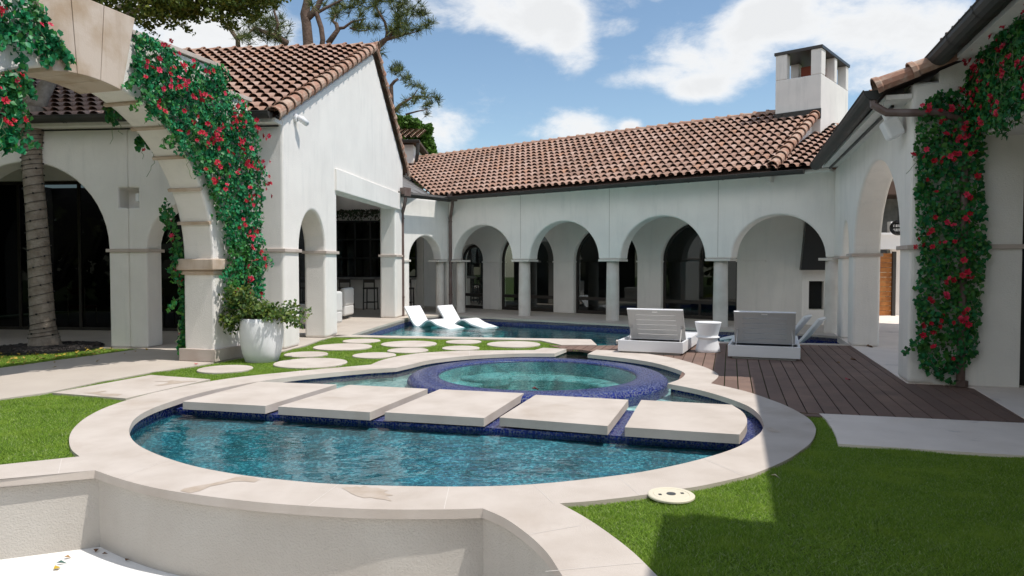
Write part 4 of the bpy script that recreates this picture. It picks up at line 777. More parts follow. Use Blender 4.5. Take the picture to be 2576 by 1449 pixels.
# little roofed block behind the gable
rb = thing('rear_block', 'small white roofed block peeking out behind the gable', 'building', (-5.6, 29, 0))
m = MB(); m.box((-5.5, 29.6, 3.1), (3.3, 3, 6.2)); m.build('wall', WHITE, rb)
m = MB(); tiles(m, Vector((-7.6, 27.75, 6.36)), (1, 0, 0), (0, 0.96, 0.28), 17, 0.235, 8, 0.36); m.box((-5.6, 29.4, 6.3), (4.0, 3.2, 0.1), mi=1); m.build('roof', [TILE, UNDER], rb)
m = MB(); gutter(m, (-7.6, 27.68, 6.30), (-3.55, 27.68, 6.30), 0.09); m.tube([(-3.62, 27.7, 6.2), (-3.64, 27.72, 5.8), (-3.75, 27.9, 5.3), (-3.9, 28.05, 4.8), (-4.0, 28.05, 1)], 0.07, 8); m.build('gutter', BRONZE, rb)

# ------------------------------------------------------------------ freestanding garden arch
K0 = Vector(gp(541, 911)); KF = K0 - CN * 0.06
arch = thing('garden_arch', 'white freestanding garden arch with beige keystone over the path', 'arch', (K0.x, K0.y, 0))
kc, kz, kr = -2.2, 1.62, 2.26
m = MB(); wall(m, KF, CD, -CN, [(0.06, 0), (0.95, 0), (0.95, 4.21), (0.17, 4.21), (0.17, 4.57), (-4.57, 4.57), (-4.57, 4.21), (-5.35, 4.21), (-5.35, 0), (-4.46, 0)] + list(reversed(arc(kc, kz, kr, kr, 40))), 0.56)
m.build('arch_wall', WHITE, arch, bevel=0.03, bseg=2)
for s0, s1 in ((0.0, 1.0), (-5.40, -4.40)):
    m = MB(); wbox(m, KF, CD, -CN, s0, s1, -0.06, 0.62, 0, 0.19); m.build('plinth', TRIM, arch, bevel=0.006)
    m = MB(); wbox(m, KF, CD, -CN, s0 - 0.03, s1, -0.07, 0.63, 1.42, 1.60); wbox(m, KF, CD, -CN, s0 + 0.02, s1 - 0.02, -0.035, 0.595, 1.35, 1.42); m.build('impost', KEYST, arch, bevel=0.02)
for s0, s1, z in ((-1.48, 0.22, 4.572), (-4.62, -2.92, 4.572), (0.14, 1.0, 4.212), (-5.4, -4.54, 4.212)):
    m = MB(); wbox(m, KF, CD, -CN, s0, s1, -0.045, 0.605, z, z + 0.065); m.build('coping', TRIM, arch, bevel=0.005)
for a in (13.7, 27.3, 41, 54.7, 68, 112, 125.3, 139, 152.7, 166.3):
    c = KF + CD * (kc + (kr - 0.012) * math.cos(R(a))) - CN * 0.28
    rad = X3(CD * math.cos(R(a)), math.sin(R(a))); tan = X3(CD * -math.sin(R(a)), math.cos(R(a)))
    m = MB(); m.box(X3(c, kz + (kr - 0.012) * math.sin(R(a))), (0.05, 0.045, 0.60), (rad, tan, X3(CN, 0))); m.build('rib', KEYST, arch)
for a0, a1 in ((77, 85.55), (85.75, 94.25), (94.45, 103)):
    m = MB(); n = 6; th = [a0 + (a1 - a0) * i / n for i in range(n + 1)]
    pb = [(kc + (kr - 0.05) * math.cos(R(a)), kz + (kr - 0.05) * math.sin(R(a))) for a in th]
    zt = 4.78; pt = [(kc + (zt - kz) / math.tan(R(a)), zt) for a in (a1, a0)]
    wall(m, KF + CN * 0.075, CD, -CN, pb + pt, 0.71); m.build('keystone', KEYST, arch, bevel=0.006)

# ------------------------------------------------------------------ leaves
def unit(a): return a / np.maximum(np.linalg.norm(a, axis=1, keepdims=True), 1e-9)
def leaf_mesh(c, nrm, tip, size, wr=0.42, fold=0.12):
    "pointed folded leaves: centres, face normals, tip directions, lengths -> verts, tris"
    n = len(c); nrm = unit(nrm); tip = unit(tip - nrm * (tip * nrm).sum(1, keepdims=True)); side = np.cross(nrm, tip); s = np.asarray(size).reshape(-1, 1)
    v = np.stack([c - tip * s * 0.5, c - side * s * wr - tip * s * 0.08 + nrm * s * fold, c + tip * s * 0.5 - nrm * s * 0.08, c + side * s * wr - tip * s * 0.08 + nrm * s * fold, c - tip * s * 0.06], 1).reshape(-1, 3)
    b = (np.arange(n) * 5)[:, None, None]; f = np.array([[0, 4, 1], [4, 2, 1], [0, 3, 4], [4, 3, 2]])[None] + b
    return v, f.reshape(-1, 3)
def np3(v): return np.array([v.x, v.y, v.z])
def in_poly(px, py, poly):
    inside = np.zeros(len(px), bool); m = len(poly); j = m - 1
    for i in range(m):
        xi, yi = poly[i][0], poly[i][1]; xj, yj = poly[j][0], poly[j][1]
        cnd = ((yi > py) != (yj > py)); xx = (xj - xi) * (py - yi) / ((yj - yi) if yj != yi else 1e-9) + xi
        inside ^= cnd & (px < xx); j = i
    return inside
def sample_poly(poly, n):
    P = np.array([(p[0], p[1]) for p in poly]); lo, hi = P.min(0), P.max(0); out = np.zeros((0, 2))
    while len(out) < n:
        q = lo + rng.random((n * 2, 2)) * (hi - lo); out = np.vstack([out, q[in_poly(q[:, 0], q[:, 1], poly)]])
    return out[:n]
def flower_mesh():
    m = MB(); random.seed(3)
    for k in range(6):
        a = k * math.pi / 3 + random.uniform(-.2, .2); l = random.uniform(0.85, 1.1)
        d = Vector((math.cos(a), math.sin(a), 0)); s = Vector((-d.y, d.x, 0)); up = Vector((0, 0, 1)); h = random.uniform(0.15, 0.5)
        m.add([d * 0.05, d * 0.55 * l - s * 0.36 + up * h * .7, d * l + up * h, d * 0.55 * l + s * 0.36 + up * h * .7], [(0, 1, 2, 3)])
    for k in range(4):
        a = k * math.pi / 2 + .4; d = Vector((math.cos(a), math.sin(a), 0)); s = Vector((-d.y, d.x, 0)); m.add([d * 0.02, d * 0.3 - s * 0.2 + Vector((0, 0, .45)), d * 0.42 + Vector((0, 0, .7)), d * 0.3 + s * 0.2 + Vector((0, 0, .45))], [(0, 1, 2, 3)])
    me = bpy.data.meshes.new('flower'); me.from_pydata(m.v, [], m.f); me.materials.append(PETAL); me.update(); return me
FLOWER = [flower_mesh()]
def flower_variants():
    out = []
    for k in range(4):
        me = FLOWER[0].copy(); me.materials.clear(); base = [(0.36, 0.005, 0.02), (0.46, 0.012, 0.04), (0.40, 0.007, 0.026), (0.54, 0.03, 0.08)][k]
        me.materials.append(pbr('petal_%s' % 'abcd'[k], base, 0.5, tuple(min(1, x * 1.35 + 0.01) for x in base), 40, spec=0.25)); out.append(me)
    return out
FLOWER = flower_variants()
def vine(name, label, regs, dens, nfl, thick, mat, size=(0.055, 0.095), stems=14, group=None, fsize=(0.032, 0.052)):
    "climbing vine: regs = list of (polygon in wall coordinates, fn(s, z, out) -> world point, outward normal)"
    vs, fs, off = [], [], 0; flow = []; sts = []
    p0 = regs[0][1](*sample_poly(regs[0][0], 1)[0], 0.0)
    t = thing(name, label, 'flowering vine', (p0.x, p0.y, p0.z), 0, group)
    areas = []
    for poly, fn, out in regs:
        P = np.array([(p[0], p[1]) for p in poly]); areas.append(abs(0.5 * np.sum(P[:, 0] * np.roll(P[:, 1], -1) - np.roll(P[:, 0], -1) * P[:, 1])))
    for (poly, fn, out), A in zip(regs, areas):
        n = int(A * dens); q = sample_poly(poly, n)
        cl = 0.42 + 0.58 * np.sin(q[:, 0] * 9 + 2 * np.sin(q[:, 1] * 7)) * np.sin(q[:, 1] * 8.3 + q[:, 0] * 3)      # bulges
        d = thick * (0.15 + 0.85 * np.sqrt(rng.random(n))) * (0.55 + 0.45 * cl)
        q = q + rng.normal(0, 0.012, q.shape)
        c = np.array([np3(fn(a, b, k)) for (a, b), k in zip(q, d)]); o = np3(out)
        nr = o + rng.normal(0, 0.55, (n, 3)) + np.array([0, 0, 0.35]); tp = np.array([0, 0, -1.0]) + rng.normal(0, 0.6, (n, 3)) + 0.25 * o
        v, f = leaf_mesh(c, nr, tp, rng.uniform(size[0], size[1], n)); vs.append(v); fs.append(f + off); off += len(v)
        # loose shoots that break the outline
        cs_, ns_, ts_ = [], [], []
        for _ in range(max(4, int(26 * A / sum(areas)))):
            i = random.randrange(len(poly)); a0, a1 = poly[i - 1], poly[i]; u = random.random(); a, b = a0[0] + (a1[0] - a0[0]) * u, a0[1] + (a1[1] - a0[1]) * u
            da = random.uniform(-.05, .05); pts = []
            for k in range(8):
                dd = thick * random.uniform(.2, .9); p = fn(a, b, dd); pts.append(p); a += da * .5 + random.uniform(-.02, .02); b -= random.uniform(0.008, 0.035)
                for _l in range(3): cs_.append(np3(p) + rng.normal(0, .022, 3)); ns_.append(o + rng.normal(0, .6, 3)); ts_.append(np.array([0, 0, -1.0]) + rng.normal(0, .7, 3))
            mm = MB(); mm.tube(pts, 0.003, 4); sts.append(mm)
        v, f = leaf_mesh(np.array(cs_), np.array(ns_), np.array(ts_), rng.uniform(size[0], size[1], len(cs_))); vs.append(v); fs.append(f + off); off += len(v)
        m = int(round(nfl * A / sum(areas))); q = sample_poly(poly, m * 3)
        # flowers keep a little apart from one another and come in loose pairs
        keep = []
        for a in q:
            if len(keep) >= m: break
            for _ in range(random.choice((1, 1, 2, 2, 3, 4))):
                b = (a[0] + random.gauss(0, 0.045), a[1] + random.gauss(0, 0.04)) 
                if all(math.dist(b, k) > 0.038 for k in keep): keep.append(b)
        for a, b in keep:
            flow.append((fn(a, b, thick * random.uniform(0.9, 1.2)), o + rng.normal(0, 0.45, 3) + np.array([0, 0, 0.15])))
        for _ in range(max(2, int(stems * A / sum(areas)))):
            a, b = sample_poly(poly, 1)[0]; pts = []
            for i in range(7):
                pts.append(fn(a, b, thick * random.uniform(0.3, 1.0))); a += random.uniform(-.06, .06); b -= random.uniform(0.03, 0.10)
            mm = MB(); mm.tube(pts, 0.0035, 4); sts.append(mm)
    tris('foliage', np.vstack(vs), np.vstack(fs), mat, t)
    for mm in sts: mm.build('stem', STEM, t)
    big = flow[:100]
    Ti = Matrix.Translation(-t.location)
    def mat4(p, n):
        q = Vector(n).to_track_quat('Z', 'Y').to_matrix().to_4x4(); s = random.uniform(*fsize)
        return Ti @ Matrix.Translation(p) @ q @ Matrix.Rotation(random.uniform(0, 6.28), 4, 'Z') @ Matrix.Scale(s, 4)
    for p, n in big:
        o = bpy.data.objects.new('flower', random.choice(FLOWER)); C.objects.link(o); o.parent = t; o.matrix_local = mat4(p, n)
    if len(flow) > 100:
        m = MB(); me = FLOWER[1]
        for p, n in flow[100:]:
            M = Matrix.Translation(t.location) @ mat4(p, n); m.add([M @ v.co for v in me.vertices], [tuple(pp.vertices) for pp in me.polygons])
        o = m.build('flower_mass', PETAL, t); o['kind'] = 'stuff'
    return t
def plane_fn(O, d, out):
    def fn(s, z, k): p = O + d * s + out * k; return Vector((p.x, p.y, z))
    return fn
def px_poly(pts, O, d):
    "outline in the photograph -> (along, height) on the upright plane through O along d"
    res = []; n = Vector((-d.y, d.x))
    for px, py in pts:
        a = at(px, py, 10.0) - Vector((0, 0, CAM_H)); t = O.dot(n) / Vector((a.x, a.y)).dot(n); w = a * t
        res.append(((Vector((w.x, w.y)) - O).dot(d), w.z + CAM_H))
    return res
fK = plane_fn(KF, CD, CN); KB = KF - CN * 0.56; fKB = plane_fn(KB, CD, -CN)
pK = px_poly([(333, 84), (353, 96), (388, 113), (415, 128), (451, 158), (492, 170), (533, 168), (549, 182), (551, 212), (582, 242), (604, 264), (630, 322), (640, 396), (651, 454), (644, 551), (650, 637), (655, 675), (645, 730), (630, 775), (560, 775), (552, 740), (556, 690), (560, 650), (545, 563), (530, 509), (505, 454), (480, 423), (459, 383), (437, 363), (415, 342), (396, 322), (360, 285), (350, 262), (325, 222), (316, 200)], KF, CD)
vine('flowering_vine', 'dense green vine with crimson flowers covering the right side of the garden arch', [(pK, fK, X3(CN, 0))], 1500, 190, 0.22, VINE, stems=26, size=(0.045, 0.085))
pKl = [(-4.9, 4.5), (-2.9, 4.55), (-2.83, 4.2), (-2.62, 4.12), (-2.62, 4.02), (-2.75, 3.92), (-3.3, 3.86), (-3.55, 3.62), (-3.75, 3.35), (-4.2, 3.0), (-4.5, 2.2), (-5.2, 2.2), (-5.2, 4.2)]
vine('flowering_vine', 'vine with crimson flowers at the top left corner beside the keystone', [(pKl, fK, X3(CN, 0))], 1100, 70, 0.2, VINE, stems=14)
pKs = px_poly([(-40, 180), (40, 192), (48, 205), (30, 232), (12, 255), (26, 300), (34, 325), (14, 345), (-40, 335)], KF, CD)
vine('flowering_vine', 'short fresh green vine sprig hanging at the left edge below the keystone', [(pKs, fK, X3(CN, 0))], 700, 9, 0.12, VINE, stems=5)
pKb = px_poly([(425, 500), (440, 520), (452, 580), (470, 640), (472, 700), (476, 760), (476, 860), (466, 870), (462, 800), (455, 700), (446, 640), (440, 560), (418, 545)], KB, CD)
pKb2 = px_poly([(360, 330), (385, 345), (402, 380), (398, 392), (372, 360)], KB, CD); pKb3 = px_poly([(276, 250), (300, 258), (318, 274), (300, 280), (280, 268)], KB, CD)
vine('flowering_vine', 'thin trailing vine with a few flowers behind the inner edge of the arch', [(pKb, fKB, X3(-CN, 0)), (pKb2, fKB, X3(-CN, 0)), (pKb3, fKB, X3(-CN, 0))], 750, 16, 0.12, VINED, stems=8)
fE = plane_fn(E0, CN, -CD); fC2 = plane_fn(E0 + CN * 0.74, -CD, -CN)
pE = [(0.05, 3.42), (0.18, 3.58), (0.34, 3.62), (0.74, 3.75), (0.78, 3.05), (0.77, 2.6), (0.80, 2.0), (0.82, 1.6), (0.78, 1.1), (0.76, 0.65), (0.72, 0.34), (0.60, 0.22), (0.45, 0.12), (0.40, 0.33), (0.30, 0.30), (0.22, 0.16), (0.12, 0.22), (0.08, 0.6), (0.06, 1.1), (0.10, 1.6), (0.05, 2.1), (0.06, 2.6), (0.02, 3.0)]
pC2 = [(-0.02, 3.06), (0.25, 3.08), (0.8, 3.06), (1.6, 3.08), (2.6, 3.08), (2.6, 4.3), (1.2, 4.2), (0.3, 4.0), (0.0, 3.85)]
vine('flowering_vine', 'shaded vine column with red flowers on the corner of the right wing', [(pE, fE, X3(-CD, 0)), (pC2, fC2, X3(-CN, 0))], 1500, 190, 0.19, VINED, size=(0.045, 0.08), stems=26, fsize=(0.030, 0.047))
# ivy over the bar window
iv = thing('hanging_ivy', 'dark ivy garland hanging over the bar window in the pavilion', 'ivy', tuple(X3(FO + FD * 0.6 + BD * 12.1, 3.2)))
q = np.column_stack([rng.uniform(0.5, 3.35, 1000), 3.42 - np.abs(rng.normal(0, 0.16, 1000))]); c = np.array([np3(X3(FO + FD * a + BD * (12.15 - random.random() * .15), b)) for a, b in q])
v, f = leaf_mesh(c, rng.normal(0, .5, (1000, 3)) + np.array([0, -1, 0.2]), rng.normal(0, .5, (1000, 3)) + np.array([0, 0, -1]), rng.uniform(.05, .09, 1000)); tris('foliage', v, f, IVY, iv)

# ------------------------------------------------------------------ planter
pot_p = Vector((-3.97, 11.32))
pot = thing('planter', 'large white glazed planter standing beside the garden arch', 'planter', (pot_p.x, pot_p.y, 0))
m = MB(); m.lathe([(0.0, 0.0), (0.235, 0.0), (0.25, 0.015), (0.295, 0.15), (0.325, 0.32), (0.335, 0.50), (0.330, 0.62), (0.320, 0.69), (0.308, 0.695), (0.298, 0.685), (0.292, 0.60), (0.0, 0.60)], (pot_p.x, pot_p.y, -0.03), 48)
m.build('pot', WPOT, pot, smooth=True); m = MB(); m.lathe([(0.295, 0.60), (0.0, 0.64)], (pot_p.x, pot_p.y, 0), 24); m.build('soil', SOIL, pot)
sb = thing('shrub', 'green bougainvillea shrub spilling from the white planter', 'shrub', (pot_p.x, pot_p.y, 0.6))
st = MB(); cs, ns, ts = [], [], []
def twig(p, d, L, n, spread):
    pts = []; q = Vector(p); dd = Vector(d).normalized()
    for i in range(9):
        pts.append(q.copy()); q = q + dd * (L / 8); dd = (dd + Vector((random.uniform(-.12, .12), random.uniform(-.12, .12), -0.06 + random.uniform(-.08, .08)))).normalized()
    st.tube(pts, [0.006 * (1 - i / 11) for i in range(9)], 4)
    for _ in range(n):
        f = random.random() ** 0.8 * 8; i = min(7, int(f)); a = pts[i].lerp(pts[i + 1], f - i)
        cs.append(np3(a) + rng.normal(0, spread, 3)); ns.append(np.array([0.1, -0.35, 0.75]) + rng.normal(0, .5, 3)); ts.append(np3(dd) * .5 + np.array([0, 0, -0.7]) + rng.normal(0, .5, 3))
b0 = Vector((pot_p.x, pot_p.y, 0.66))
for a, up, L in [(5, 0.18, .72), (12, 0.25, .70), (-8, 0.10, .60), (20, 0.35, .62), (0, 0.55, .5), (-20, 0.30, .45), (60, 0.8, .42), (100, 1.1, .45), (140, 0.9, .5), (170, 0.6, .52), (185, 0.35, .55), (200, 0.12, .52), (215, 0.05, .45), (175, 1.3, .55), (250, 0.35, .36), (285, 0.25, .36), (310, 0.3, .42), (330, 0.45, .45), (40, .6, .45), (195, -.1, .5), (210, -.15, .42), (180, 0.9, .6), (150, 1.5, .5), (230, .7, .4), (270, .7, .35), (300, .7, .36)]:
    twig(b0 + Vector((random.uniform(-.12, .12), random.uniform(-.12, .12), 0)), (math.cos(R(a)), math.sin(R(a)) * 0.8, up), L * 1.05, 84, 0.05)
for px, py in [(575, 735), (585, 760), (560, 800), (575, 820), (600, 745), (620, 730)]:
    p = at(px, py, 11.15); cs += [np3(p) + rng.normal(0, .05, 3) for _ in range(45)]; ns += [np.array([0.1, -.4, .7]) + rng.normal(0, .5, 3) for _ in range(45)]; ts += [np.array([0, 0, -1.0]) + rng.normal(0, .5, 3) for _ in range(45)]
v, f = leaf_mesh(np.array(cs), np.array(ns), np.array(ts), rng.uniform(0.045, 0.085, len(cs)), 0.38); tris('foliage', v, f, SHRUB, sb); st.build('stem', BARK, sb)

# ------------------------------------------------------------------ trees
def crown(c, nrm_up=0.4, size=(0.05, 0.1), wr=0.35):
    n = len(c); return leaf_mesh(c, rng.normal(0, .6, (n, 3)) + np.array([0, -0.1, nrm_up]), rng.normal(0, .8, (n, 3)) + np.array([0, 0, -0.3]), rng.uniform(size[0], size[1], n), wr)
def blob(c, r, n): # points filling an ellipsoid, denser outwards
    d = unit(rng.normal(0, 1, (n, 3))) * (rng.random((n, 1)) ** 0.45); return np.array(c) + d * np.array(r)
def limb(mb, pts, r0, r1, seg=8): n = len(pts); mb.tube(pts, [r0 + (r1 - r0) * i / (n - 1) for i in range(n)], seg)
TY = 13.1
tr = thing('oak_tree', 'leaning oak trunk wrapped in string lights on the left lawn', 'tree', (-8.55, TY, 0))
tp = [at(x, y, TY) for x, y in [(114, 882), (112, 860), (108, 820), (102, 720), (97, 620), (90, 520), (82, 430), (80, 380), (82, 340), (86, 300), (86, 272)]]
m = MB(); m.tube(tp, [0.31, 0.26, 0.205, 0.19, 0.18, 0.168, 0.163, 0.163, 0.172, 0.19, 0.19], 14)
lims = [[(86, 285), (104, 240), (122, 210), (140, 180), (150, 120), (170, 40), (190, -60)], [(84, 275), (66, 236), (52, 214), (36, 192), (10, 150), (-40, 90)], [(84, 270), (72, 225), (68, 190), (62, 150), (60, 80), (40, -60)]]
for L, r0, r1 in zip(lims, (0.16, 0.10, 0.13), (0.06, 0.04, 0.05)): limb(m, [at(x, y, TY + 0.15 * i) for i, (x, y) in enumerate(L)], r0, r1, 10)
top = [at(190, -60, TY + 1), at(60, 80, TY + 1), at(-40, 90, TY)]
m.build('trunk', BARK, tr, smooth=True)
cl = []
for c, r, n in [((-8.6, 13.2, 7.6), (1.9, 1.6, 1.0), 7000), ((-7.4, 12.6, 7.4), (1.2, 1.3, .7), 4200), ((-9.9, 12.6, 7.5), (1.6, 1.6, 1.0), 4500), ((-6.5, 13.4, 7.5), (1.0, 1.2, .5), 2600), ((-9.4, 14.6, 7.8), (1.8, 1.2, .9), 3500), ((-8.0, 13.3, 8.8), (2.2, 1.8, .8), 1800), ((-5.7, 11.3, 7.6), (1.2, 1.5, .6), 2600), ((-7.0, 10.9, 7.8), (1.5, 1.6, .8), 3200), ((-8.6, 11.4, 7.7), (1.7, 1.6, .9), 3200), ((-6.9, 12.9, 7.3), (1.2, 1.2, .6), 2200), ((-10.5, 11.5, 7.8), (2, 2, 1), 3000), ((-7.6, 9.4, 7.9), (1.6, 1.0, .7), 2800), ((-9.6, 9.0, 7.8), (2.0, 2.0, 1.0), 3600), ((-8.6, 6.6, 8.0), (2.0, 2.2, 1.0), 3200), ((-11.5, 13.4, 7.6), (1.6, 2, 1), 2600)]: cl.append(blob(c, r, n))
v, f = crown(np.vstack(cl), size=(0.09, 0.17)); tris('crown', v, f, OAKL, tr)
sl_ = thing('string_light', 'dark string of fairy lights coiled round the leaning oak trunk', 'string light', (-8.55, TY, 0.3))
m = MB(); pts = []; N = 620
for i in range(N):
    f = 1.2 + 7.9 * i / N; k = int(f); p = tp[k].lerp(tp[k + 1], f - k); r = 0.012 + [0.31, 0.26, 0.205, 0.19, 0.18, 0.168, 0.163, 0.163, 0.172, 0.19, 0.19][k] * (1 - f + k) + [0.31, 0.26, 0.205, 0.19, 0.18, 0.168, 0.163, 0.163, 0.172, 0.19, 0.19][k + 1] * (f - k)
    a = i / N * 2 * math.pi * 34; pts.append(p + Vector((math.cos(a) * r, math.sin(a) * r, 0.02 * math.cos(a))))
m.tube(pts, 0.0045, 4)
for i in range(3, N, 7): m.box(pts[i], (0.02, 0.02, 0.03))
m.build('wire', BLACK, sl_)
bed = thing('tree_bed', 'round dark gravel bed with black edging at the foot of the oak', 'tree bed', (-8.4, 12.95, 0))
m = MB(); m.lathe([(0.90, -0.05), (0.90, 0.03), (0.88, 0.03), (0.88, -0.02)], (-8.4, 12.9, 0), 40); m.build('edging', BLACK, bed)
m = MB(); m.lathe([(0.88, 0.0), (0.5, 0.03), (0.0, 0.05)], (-8.4, 12.9, 0), 40)
for _ in range(700):
    a, r = random.uniform(0, 6.28), 0.86 * math.sqrt(random.random()); s = random.uniform(.02, .045); m.box((-8.4 + r * math.cos(a), 12.9 + r * math.sin(a), 0.035), (s, s * .8, s * .6), (Vector((math.cos(a * 3), math.sin(a * 3), .2)).normalized(), Vector((-math.sin(a * 3), math.cos(a * 3), 0)), Vector((0, 0, 1))))
m.build('gravel', SOIL, bed)
# second oak beyond the pavilion roof
YO = 21.0
o2 = thing('oak_tree', 'spreading oak canopy above the pavilion roof at the top left', 'tree', (-13.5, YO + 3, 0))
m = MB(); limb(m, [(-13.5, YO + 3, 0), (-13.4, YO + 3, 5), at(200, 120, YO + 2)], 0.45, 0.3)
for L in ([(200, 120), (280, 60), (360, 40), (450, 15), (560, -10)], [(200, 120), (300, 20), (420, -60)], [(280, 60), (330, 30), (420, -20), (520, -60)]): limb(m, [at(x, y, YO + 1.5) for x, y in L], 0.13, 0.03)
m.build('trunk', BARK, o2, smooth=True)
cl = []
for (px, py, rx, rz, n) in [(330, -20, 1.3, .75, 1500), (430, 0, 1.0, .50, 1300), (470, 28, .55, .24, 420), (540, 0, .8, .42, 900), (600, 20, .62, .3, 620), (560, 52, .34, .15, 160), (640, -10, .7, .35, 700), (500, -60, 2.2, .5, 1600), (400, 45, .45, .18, 260), (230, 0, 1.2, .8, 900), (360, 62, .25, .12, 110), (680, -30, .6, .3, 400), (455, 62, .2, .08, 60)]:
    c = at(px, py, YO); cl.append(blob(np3(c), (rx, 1.0, rz), n))
v, f = crown(np.vstack(cl), size=(0.09, 0.17)); tris('crown', v, f, OAKL, o2)
# pines
def pine(label, Y, base, limbs, tufts, nneed=34, ln=0.36, wdt=0.009):
    t = thing('pine_tree', label, 'pine tree', tuple(base), 0); m = MB()
    for L, r0, r1 in limbs: limb(m, [at(x, y, Y + dy) if not isinstance(x, Vector) else x for x, y, dy in L], r0, r1)
    m.build('trunk', PBARK, t, smooth=True)
    vs, fs, off = [], [], 0; k = 0
    for px, py, r in tufts:
        n = max(2, int(r * 0.36)); c0 = at(px, py, Y + random.uniform(-1.2, 1.2))
        for _ in range(n):
            sp = r / FPX * Y; cc = np3(c0) + rng.normal(0, 1, 3) * np.array([sp * .50, sp * .5, sp * .34])
            ax = unit((rng.normal(0, .6, (1, 3)) + np.array([[0, 0, .8]])))[0]
            d = unit(ax * 0.55 + rng.normal(0, .62, (nneed, 3))); s = unit(np.cross(d, rng.normal(0, 1, (nneed, 3)))); l = ln * rng.uniform(.6, 1.0, (nneed, 1))
            v = np.stack([cc + s * wdt, cc - s * wdt, cc + d * l - s * wdt * .6, cc + d * l + s * wdt * .6], 1).reshape(-1, 3); b = (np.arange(nneed) * 4)[:, None, None]
            f = (np.array([[0, 1, 2], [0, 2, 3]])[None] + b).reshape(-1, 3); vs.append(v); fs.append(f + off); off += len(v)
    # every tuft is one loose piece for its tint: join its needles by the shared centre ring
    return t, tris('crown', np.vstack(vs), np.vstack(fs), PINEL, t)
YP = 27.0
P_ = lambda *a: [(x, y, 0) for x, y in a]
pine('tall pine with a thick bent trunk rising behind the gable ridge', YP, at(780, 667, YP) * 1 - Vector((0, 0, 1.5)),
     [(P_((779, 660), (777, 300), (775, 105), (771, 60), (766, 35), (772, 10), (780, -40)), 0.22, 0.14), (P_((774, 45), (790, 30), (800, 15), (806, 0), (830, -20)), 0.14, 0.08),
      (P_((806, 140), (812, 100), (808, 70), (796, 33), (788, 20)), 0.10, 0.09), (P_((825, 110), (838, 92), (850, 75), (846, 60), (836, 52), (846, 35)), 0.12, 0.05), (P_((846, 72), (865, 70), (885, 55), (920, 47)), 0.07, 0.03),
      (P_((938, 128), (960, 108), (972, 98), (990, 94), (1015, 88)), 0.14, 0.04), (P_((972, 98), (974, 80), (968, 55), (955, 35), (945, 15)), 0.07, 0.03), (P_((980, 92), (1000, 60), (1015, 40)), 0.05, 0.02), (P_((796, 33), (820, 20), (850, 5), (880, -10)), 0.07, 0.03), (P_((880, 70), (905, 78), (925, 76)), 0.04, 0.02), (P_((1000, 90), (1040, 82), (1060, 75)), 0.03, 0.015)],
     [(860, 15, 24), (885, 18, 20), (905, 8, 16), (842, 33, 12), (845, 36, 12), (913, 35, 10), (935, 5, 26), (960, 0, 28), (985, 5, 30), (1010, 20, 30), (1035, 25, 26), (1060, 35, 20), (1070, 62, 16), (1045, 70, 18), (1015, 60, 24), (990, 72, 26), (985, 88, 16), (1020, 85, 16), (950, 38, 12), (890, 66, 12), (905, 70, 14), (925, 74, 12), (945, 70, 9), (955, 133, 12), (948, 112, 7), (785, 10, 8), (815, 8, 8), (1000, 45, 20)])
pine('pine with loose green tufts behind the left end of the tiled ridge', YP + 2, at(600, 667, YP + 2) - Vector((0, 0, 1.5)),
     [(P_((560, 660), (565, 300), (600, 140), (598, 100), (580, 75), (560, 55)), 0.16, 0.05), (P_((722, 110), (705, 98), (690, 90), (665, 80), (640, 70)), 0.14, 0.06), (P_((690, 90), (700, 60), (690, 30), (695, 0)), 0.07, 0.03), (P_((640, 70), (625, 85), (600, 102)), 0.05, 0.03)],
     [(655, 60, 26), (680, 75, 24), (640, 85, 22), (665, 95, 22), (700, 90, 18), (715, 65, 16), (705, 50, 14), (690, 95, 20), (650, 40, 20), (670, 45, 16), (610, 90, 14), (590, 60, 12), (690, 20, 16), (660, 10, 20), (700, 5, 14), (630, 55, 18), (622, 98, 14)])
pine('thin crooked pine top showing right of the gable', YP + 3, at(985, 667, YP + 3) - Vector((0, 0, 1.5)),
     [(P_((987, 660), (986, 300), (985, 260), (984, 215), (992, 205), (1002, 198)), 0.13, 0.05), (P_((990, 283), (1005, 265), (1025, 252), (1040, 243)), 0.09, 0.03), (P_((1040, 243), (1065, 242), (1085, 248)), 0.04, 0.02), (P_((1020, 288), (1050, 280), (1075, 275), (1068, 295)), 0.04, 0.015), (P_((985, 248), (978, 243), (973, 240)), 0.05, 0.02), (P_((1040, 243), (1050, 225)), 0.03, 0.02)],
     [(1000, 170, 14), (985, 178, 12), (1015, 178, 14), (1005, 190, 16), (1025, 200, 14), (1035, 207, 9), (1050, 218, 12), (1060, 230, 12), (1092, 243, 12), (1100, 255, 10), (1070, 248, 10), (1050, 250, 12), (1030, 258, 14), (1015, 270, 12), (1075, 270, 14), (1085, 262, 10), (1000, 282, 8), (1070, 290, 6)], nneed=30, ln=0.3)
gt2 = thing('leafy_tree', 'bright green broadleaf tree low behind the gable', 'tree', tuple(at(1045, 667, 33) - Vector((0, 0, 1.5))))
m = MB(); limb(m, [at(1045, 690, 33), at(1043, 500, 33), at(1040, 390, 33), at(1030, 320, 33)], 0.2, 0.04); limb(m, [at(1042, 400, 33), at(1070, 350, 33), at(1075, 320, 33)], 0.08, 0.02); m.build('trunk', BARK, gt2)
cl = []
